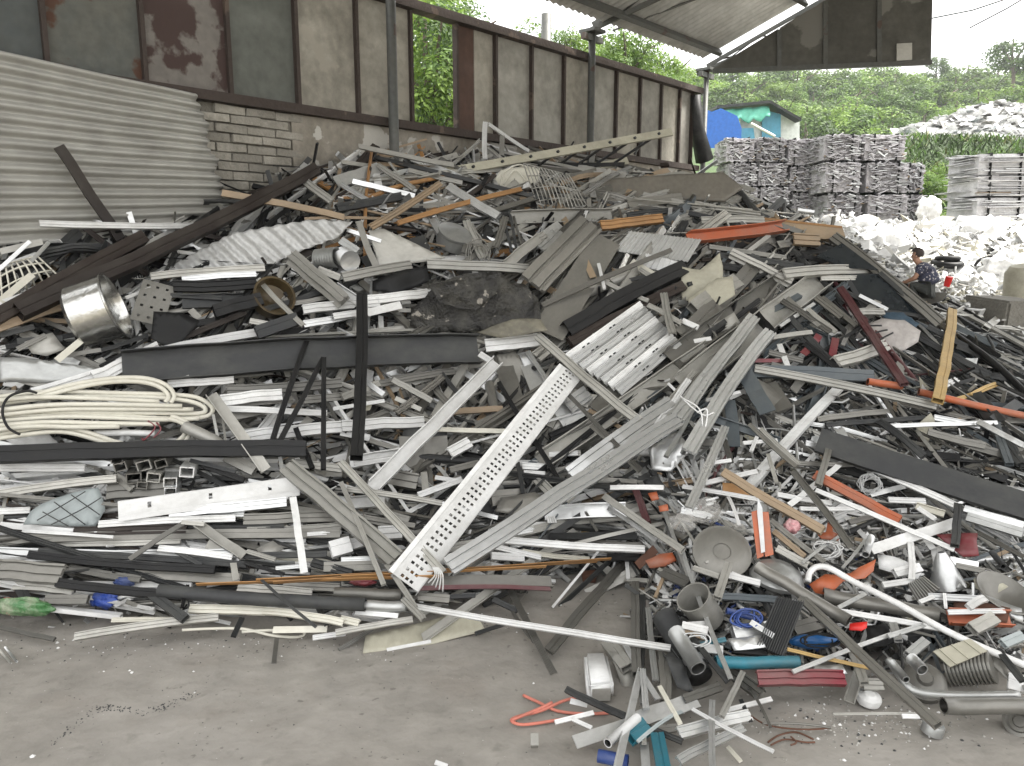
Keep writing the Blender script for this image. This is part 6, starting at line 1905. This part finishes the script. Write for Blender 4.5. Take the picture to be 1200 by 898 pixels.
# concrete block, barrel, cup, tyre in the yard behind
p = at(1184, 386, 6.6); cb = tag(meshobj('concrete_block', [], [], M['P']), 'large grey concrete block at the right edge', 'block')
bm = bmesh.new(); bmesh.ops.create_cube(bm, size=1)
for q in bm.verts: q.co = Vector((q.co.x*.5, q.co.y*.5, q.co.z*.62))
bmesh.ops.bevel(bm, geom=bm.edges[:], offset=.02, segments=2, affect='EDGES'); bm.to_mesh(cb.data); bm.free()
cb.data.materials.clear(); cb.data.materials.append(mk('rough concrete', (.2,.19,.165), 0, .9, .6, (.12,.11,.09), 0, 5, .5)); cb.location = p+Vector((.06, .2, -.06)); cb.rotation_euler = (.05, .04, .25)
lathe_at('pale_barrel', 1197, 330, [(0, -20), (13, -20), (15, -8), (15, 8), (11, 15), (0, 18)], M['F'], 'pale rounded barrel at the right edge above the concrete block', 'barrel', 0, -1, .2, p=at(1197, 330, 7.9))
q_ = at(1111, 330, 8.0); lathe_at('red_cup', 1111, 330, [(0, -5), (3, -5), (3.6, 5), (0, 5)], rr_, 'small bright red cup right of the crouching person', 'cup', .2, -1, .2, p=q_)
ang = [k*2*math.pi/26 for k in range(26)]; q_ = at(1110, 309, 9.2); m = MB(); m.tube([q_+Vector((math.cos(a)*.14, math.sin(a)*.14, .02*math.sin(a))) for a in ang], .04, 8, closed=True); m.tube([q_+Vector((math.cos(a)*.11, math.sin(a)*.11, .06)) for a in ang], .03, 8, closed=True)
tag(m.build('rubber_hose_coil', M['K'], smooth=True), 'coil of black rubber hose behind the crouching person', 'hose coil')
# ---- white sheets and scraps in the yard behind the heap
r = random.Random(77); WHN = 0
for k in range(420):
    x = r.uniform(965, 1215); y = r.gauss(300, 38)
    if not 248 < y < 405 or (x < 1040 and y > 262+(x-965)*.75): continue
    p, t, d = hit(x, y, 14)
    if p is None or p.y < 6.6: continue
    if abs(x-1083) < 30 and 290 < y < 372 and p.y < 9.2: continue
    s = p.y/906; nv = r.randint(5, 7); rx, ry = r.uniform(6, 24), r.uniform(5, 15)
    if y > 335: rx *= .6; ry *= .6
    n_ = (Vector((r.gauss(0, .5), -.6, 1))).normalized(); u_ = n_.cross(Vector((0, 1, .1))).normalized(); v_ = n_.cross(u_)
    bm = bmesh.new(); a0 = r.uniform(0, 6)
    vs_ = [bm.verts.new(((math.cos(a0+j*6.283/nv)*rx*r.uniform(.7, 1.1))*s, math.sin(a0+j*6.283/nv)*ry*r.uniform(.7, 1.2)*s, r.uniform(-.03, .06))) for j in range(nv)]
    c0 = bm.verts.new((0, 0, r.uniform(.02, .12)))
    for j in range(nv): bm.faces.new([vs_[j], vs_[(j+1) % nv], c0])
    o = bmobj('white_sheet', bm, r.choice([wfm, wfm, wfm, M['W'], M['A'], M['F'], M['P'], M['C']]), None); o.modifiers.new('s', 'SOLIDIFY').thickness = .004
    mw = Matrix((u_, v_, n_)).transposed().to_4x4(); mw.translation = p+Vector((0, 0, .03)); o.matrix_world = mw
    row_ = 'below the bales' if y < 275 else 'behind the crouching person' if y < 318 else 'right of the crouching person'
    WHN += 1
    if WHN > 290: C.objects.unlink(o); break
    yl = sorted(((x-a)**2+((y-b)*1.6)**2, n2, a, b) for n2, a, b in (('crouching person', 1080, 330), ('red cup', 1111, 330), ('pale barrel', 1190, 330), ('black hose coil', 1110, 308), ('bale stack', 1040, 255), ('flat pressed bales', 1175, 300), ('grassy bank', 1105, 270), ('glazed frame', 1020, 300), ('concrete block', 1180, 380)))
    rel_ = ('left of' if x < yl[0][2] else 'right of') if abs(x-yl[0][2]) > abs(y-yl[0][3]) else ('behind' if y < yl[0][3] else 'in front of')
    sz_ = 'large' if rx*ry > 220 else 'small' if rx*ry < 80 else 'medium'
    tag(o, '%s crumpled pale sheet %s the %s, nearest also the %s' % (sz_, rel_, yl[0][1], yl[1][1]), 'sheet', 'crumpled pale sheets in the yard by the '+yl[0][1])
for i, (px, py, rx, ry, Y, lb) in enumerate([(1150, 288, 40, 26, 10.6, 'large blown-white sack right of the grassy bank foot'), (1100, 300, 24, 16, 10.4, 'white sack left of the large white sack'), (1030, 290, 30, 20, 10.0, 'white sack behind the dark glazed frame'), (1010, 268, 22, 12, 10.5, 'small white sack just below the bale stack'), (1185, 315, 30, 16, 9.2, 'white sack beside the pale barrel'), (1089, 246, 11, 13, 12.3, 'white sack standing at the corner of the bale stack')]):
    bag('waste_sack', px, py, rx, ry, wfm, lb, 'sack', seed=40+i, amp=.35, p=at(px, py, Y))
v, f, mi = [], [], []
for k in range(9000):
    x = r.uniform(950, 1240); y = r.uniform(245, 420); p, t, d = hit(x, y, 14)
    if p is None or p.y < 6.4: continue
    if p.y < 7.4 and r.random() < .4: continue
    s = p.y/906; ll, ww = r.uniform(4, 18)*s, r.uniform(2, 6)*s; rot = Matrix.Rotation(r.uniform(0, 6.3), 3, 'Z') @ Matrix.Rotation(r.gauss(0, .6), 3, 'Y') @ Matrix.Rotation(r.gauss(0, .6), 3, 'X'); b_ = len(v); A_ = p+Vector((0, 0, r.uniform(-.02, .06)))
    for dx in (-.5, .5):
        for dy in (-.5, .5):
            for dz in (-.5, .5): v.append(tuple(A_+rot @ Vector((dx*ll, dy*ww, dz*.012))))
    c_ = r.choice([0, 0, 0, 0, 0, 0, 1, 1, 2, 3, 5])
    for q in ((0,1,3,2),(4,6,7,5),(0,4,5,1),(2,3,7,6),(0,2,6,4),(1,5,7,3)): f.append([b_+i for i in q]); mi.append(c_)
o = meshobj('yard_scrap', v, f, [wfm, M['W'], M['A'], M['F'], M['G'], M['P']]); o.data.polygons.foreach_set('material_index', mi); tag(o, 'loose pale scrap pieces strewn over the yard behind the heap', 'scrap', kind='stuff')
# ---- grit, chips and a crack on the floor
v, f, mi = [], [], []
def grit(p, s, c_, flat=.6):
    b_ = len(v); a = r.uniform(0, 6.3); k = [r.uniform(.6, 1.3) for _ in range(5)]
    for j in range(5): v.append((p.x+math.cos(a+j*1.256)*s*k[j], p.y+math.sin(a+j*1.256)*s*k[j], p.z-.002))
    v.append((p.x, p.y, p.z+s*flat))
    for j in range(5): f.append([b_+j, b_+(j+1) % 5, b_+5]); mi.append(c_)
def gz(x, y): return gfn(x, y)
for k in range(5200):
    y = 1.9+r.random()**1.3*1.6; x = r.uniform(-2.6, 2.8)
    if k % 3: continue
    grit(Vector((x, y, gz(x, y))), r.choice([.0012, .0018, .0025, .004]), r.choice([0, 0, 1, 1, 1, 2]))
for k in range(500):
    q = ground(r.gauss(1010, 70), r.gauss(848, 18)); grit(Vector((q.x, q.y, gz(q.x, q.y))), r.choice([.002, .003, .005, .008]), r.choice([0, 2, 2, 1, 3]))
for (px, py, s) in [(67,752,.012),(68,758,.009),(155,790,.010),(152,788,.008),(227,788,.007),(228,812,.007),(240,850,.005),(38,886,.012),(194,756,.006),(625,800,.008),(330,770,.005),(122,788,.006)]:
    q = ground(px, py); grit(Vector((q.x, q.y, gz(q.x, q.y))), s, 3)
cr = [(60,872),(90,850),(110,835),(118,832),(135,833),(160,836),(185,832),(200,825),(215,818),(228,812)]
for i in range(len(cr)-1):
    for k in range(26):
        t = r.random(); q = ground(cr[i][0]+(cr[i+1][0]-cr[i][0])*t+r.gauss(0, 3), cr[i][1]+(cr[i+1][1]-cr[i][1])*t+r.gauss(0, 2)); grit(Vector((q.x, q.y, gz(q.x, q.y))), r.uniform(.002, .006), 1)
for k in range(500):   # dust and bits along the toe of the heap
    x = r.uniform(0, 760); q = ground(x, 748-max(0, x-450)*.22+r.gauss(6, 10)); grit(Vector((q.x, q.y, gz(q.x, q.y))), r.uniform(.002, .007), r.choice([0, 1, 1, 2, 3]))
o = meshobj('floor_grit', v, f, [M['G'], M['D'], M['P'], M['W']]); o.data.polygons.foreach_set('material_index', mi); tag(o, 'fine grit, chips and crumbs strewn on the concrete floor', 'grit', kind='stuff')
# ================================================================ PERSON crouching behind the crest, seen from the side and back
def skin_body(name, joints, edges, mat, root, rootidx=0, sub=2):
    me = bpy.data.meshes.new(name); me.from_pydata([j[0] for j in joints], edges, []); o = bpy.data.objects.new(name, me); C.objects.link(o)
    o.modifiers.new('sk', 'SKIN'); 
    if not me.skin_vertices: me.skin_vertices.new()
    for i, j in enumerate(joints):
        d_ = me.skin_vertices[0].data[i]; d_.radius = (j[1], j[2] if len(j) > 2 else j[1]); d_.use_root = i == rootidx
    s_ = o.modifiers.new('sb', 'SUBSURF'); s_.levels = s_.render_levels = sub
    me.materials.append(mat); o.parent = root; return o
skm = mk('skin', (.36,.2,.13), 0, .55, .1, (.3,.16,.1), 0, 6, 0)
hrm = mk('black hair', (.025,.016,.012), 0, .6, .3, (.05,.03,.02), 0, 30, .3)
shm_ = mk('patterned shirt', (.05,.055,.09), 0, .85, .9, (.03,.03,.045), 0, 14, .2, spots=((.45,.42,.42), .6, 22))
trm = mk('dark trousers', (.035,.038,.035), 0, .85, .3, (.06,.06,.05), 0, 5, .2)
pp = hit(1080, 360)[0]+Vector((0, 0, .02)); per = tag(empty('person', pp), 'person crouching and bent over sorting scrap, in a dark patterned short-sleeved shirt', 'person'); per.rotation_euler = (0, 0, R(-38)); _k = 56/906*(pp-CAMP).length/1.07; per.scale = (_k, _k, _k)
# local: x to the right, facing -x; z up; base on the scrap
hip = (.12, 0, .34)
body = skin_body('body', [((.12,0,.34),.09,.11), ((.09,0,.47),.06,.08), ((.02,0,.61),.06,.08), ((-.05,0,.74),.06,.08), ((-.11,-.01,.80),.055,.06), ((-.165,-.01,.86),.062,.066), ((-.185,-.01,.91),.085,.08),
  ((-.04,-.19,.71),.055,.06), ((-.13,-.23,.52),.045,.045), ((-.33,-.15,.42),.032,.034), ((-.04,.19,.71),.055,.06), ((-.14,.22,.52),.045,.045), ((-.34,.10,.44),.032,.034),
  ((.06,-.12,.30),.09,.09), ((-.22,-.17,.40),.07,.07), ((-.08,-.16,.10),.05,.05), ((-.10,-.16,.03),.04,.04), ((.06,.12,.30),.09,.09), ((-.22,.17,.40),.07,.07), ((-.08,.16,.10),.05,.05), ((-.10,.16,.03),.04,.04),
  ((-.22,-.17,.02),.035,.03), ((-.22,.17,.02),.035,.03), ((-.17,-.01,.98),.108,.092), ((-.165,-.01,1.055),.07,.06)],
 [(0,1),(1,2),(2,3),(3,4),(4,5),(5,6),(3,7),(7,8),(8,9),(3,10),(10,11),(11,12),(0,13),(13,14),(14,15),(15,16),(0,17),(17,18),(18,19),(19,20),(16,21),(20,22),(6,23),(23,24)], skm, per)
skin_body('shirt', [((.13,0,.37),.16,.20), ((.09,0,.49),.145,.20), ((.03,0,.61),.135,.20), ((-.05,0,.735),.12,.18), ((-.04,-.19,.70),.09,.092), ((-.09,-.22,.57),.08,.08), ((-.04,.19,.70),.09,.092), ((-.09,.215,.57),.08,.08), ((-.095,-.005,.79),.085,.10)],
 [(0,1),(1,2),(2,3),(3,4),(4,5),(3,6),(6,7),(3,8)], shm_, per)
skin_body('trousers', [((.13,0,.33),.145,.17), ((.06,-.12,.30),.105,.105), ((-.21,-.17,.40),.085,.085), ((-.09,-.16,.14),.062,.062), ((.06,.12,.30),.105,.105), ((-.21,.17,.40),.085,.085), ((-.09,.16,.14),.062,.062)],
 [(0,1),(1,2),(2,3),(0,4),(4,5),(5,6)], trm, per)
bm = bmesh.new(); bmesh.ops.create_icosphere(bm, subdivisions=3, radius=.125)
for q in bm.verts:
    q.co.x *= .98; q.co.y *= .86; q.co.z *= 1.02; q.co *= 1+.04*noise.noise(q.co*30)
bmesh.ops.delete(bm, geom=[q for q in bm.verts if q.co.z < -.07 or (q.co.x < -.03 and q.co.z < .03)], context='VERTS')
h_ = bmobj('hair', bm, hrm, per, True); h_.location = (-.16, -.01, .99)
for sgn, nm in ((-1, 'ear'), (1, 'ear')):
    bm = bmesh.new(); bmesh.ops.create_icosphere(bm, subdivisions=2, radius=.022)
    for q in bm.verts: q.co.y *= .5; q.co.z *= 1.4
    e_ = bmobj('ear', bm, skm, per, True); e_.location = (-.16, -.01+sgn*.093, .94)
bm = bmesh.new(); bmesh.ops.create_cone(bm, segments=8, radius1=.016, radius2=.006, depth=.04, cap_ends=True); e_ = bmobj('nose', bm, skm, per, True); e_.location = (-.27, -.01, .925); e_.rotation_euler = (0, -1.2, 0)
for sgn in (-1, 1):
    bm = bmesh.new(); bmesh.ops.create_icosphere(bm, subdivisions=2, radius=.011); e_ = bmobj('eye', bm, hrm, per, True); e_.location = (-.252, -.01+sgn*.035, .95)
    wx, wy, wz = (-.33, -.15, .42) if sgn < 0 else (-.34, .10, .44)
    J = [((wx, wy, wz), .03, .022), ((wx-.045, wy, wz-.012), .034, .018), ((wx-.08, wy, wz-.02), .032, .015)]; E = [(0, 1), (1, 2)]
    for k in range(4):
        yb = wy+(k-1.5)*.02; i0 = len(J); l_ = (.03, .036, .034, .026)[k]
        J += [((wx-.095, yb, wz-.026), .009), ((wx-.095-l_, yb, wz-.045), .0085), ((wx-.095-l_*1.2, yb, wz-.045-l_*.7), .007)]; E += [(2, i0), (i0, i0+1), (i0+1, i0+2)]
    i0 = len(J); J += [((wx-.04, wy-sgn*.035, wz-.02), .011), ((wx-.075, wy-sgn*.045, wz-.045), .009)]; E += [(1, i0), (i0, i0+1)]
    skin_body('hand', J, E, skm, per, 0, 1)
# ================================================================ HAZE
hz = MB(); hz.box((0, 60, 18), 400, 260, 42)
hm = bpy.data.materials.new('air'); hm.use_nodes = True; n_ = hm.node_tree; n_.nodes.remove(n_.nodes['Principled BSDF'])
pv = n_.nodes.new('ShaderNodeVolumePrincipled'); pv.inputs['Density'].default_value = 0.0007; pv.inputs['Color'].default_value = (.95, .97, 1, 1)
n_.links.new(pv.outputs[0], n_.nodes['Material Output'].inputs['Volume'])
tag(hz.build('haze', hm), kind='stuff')
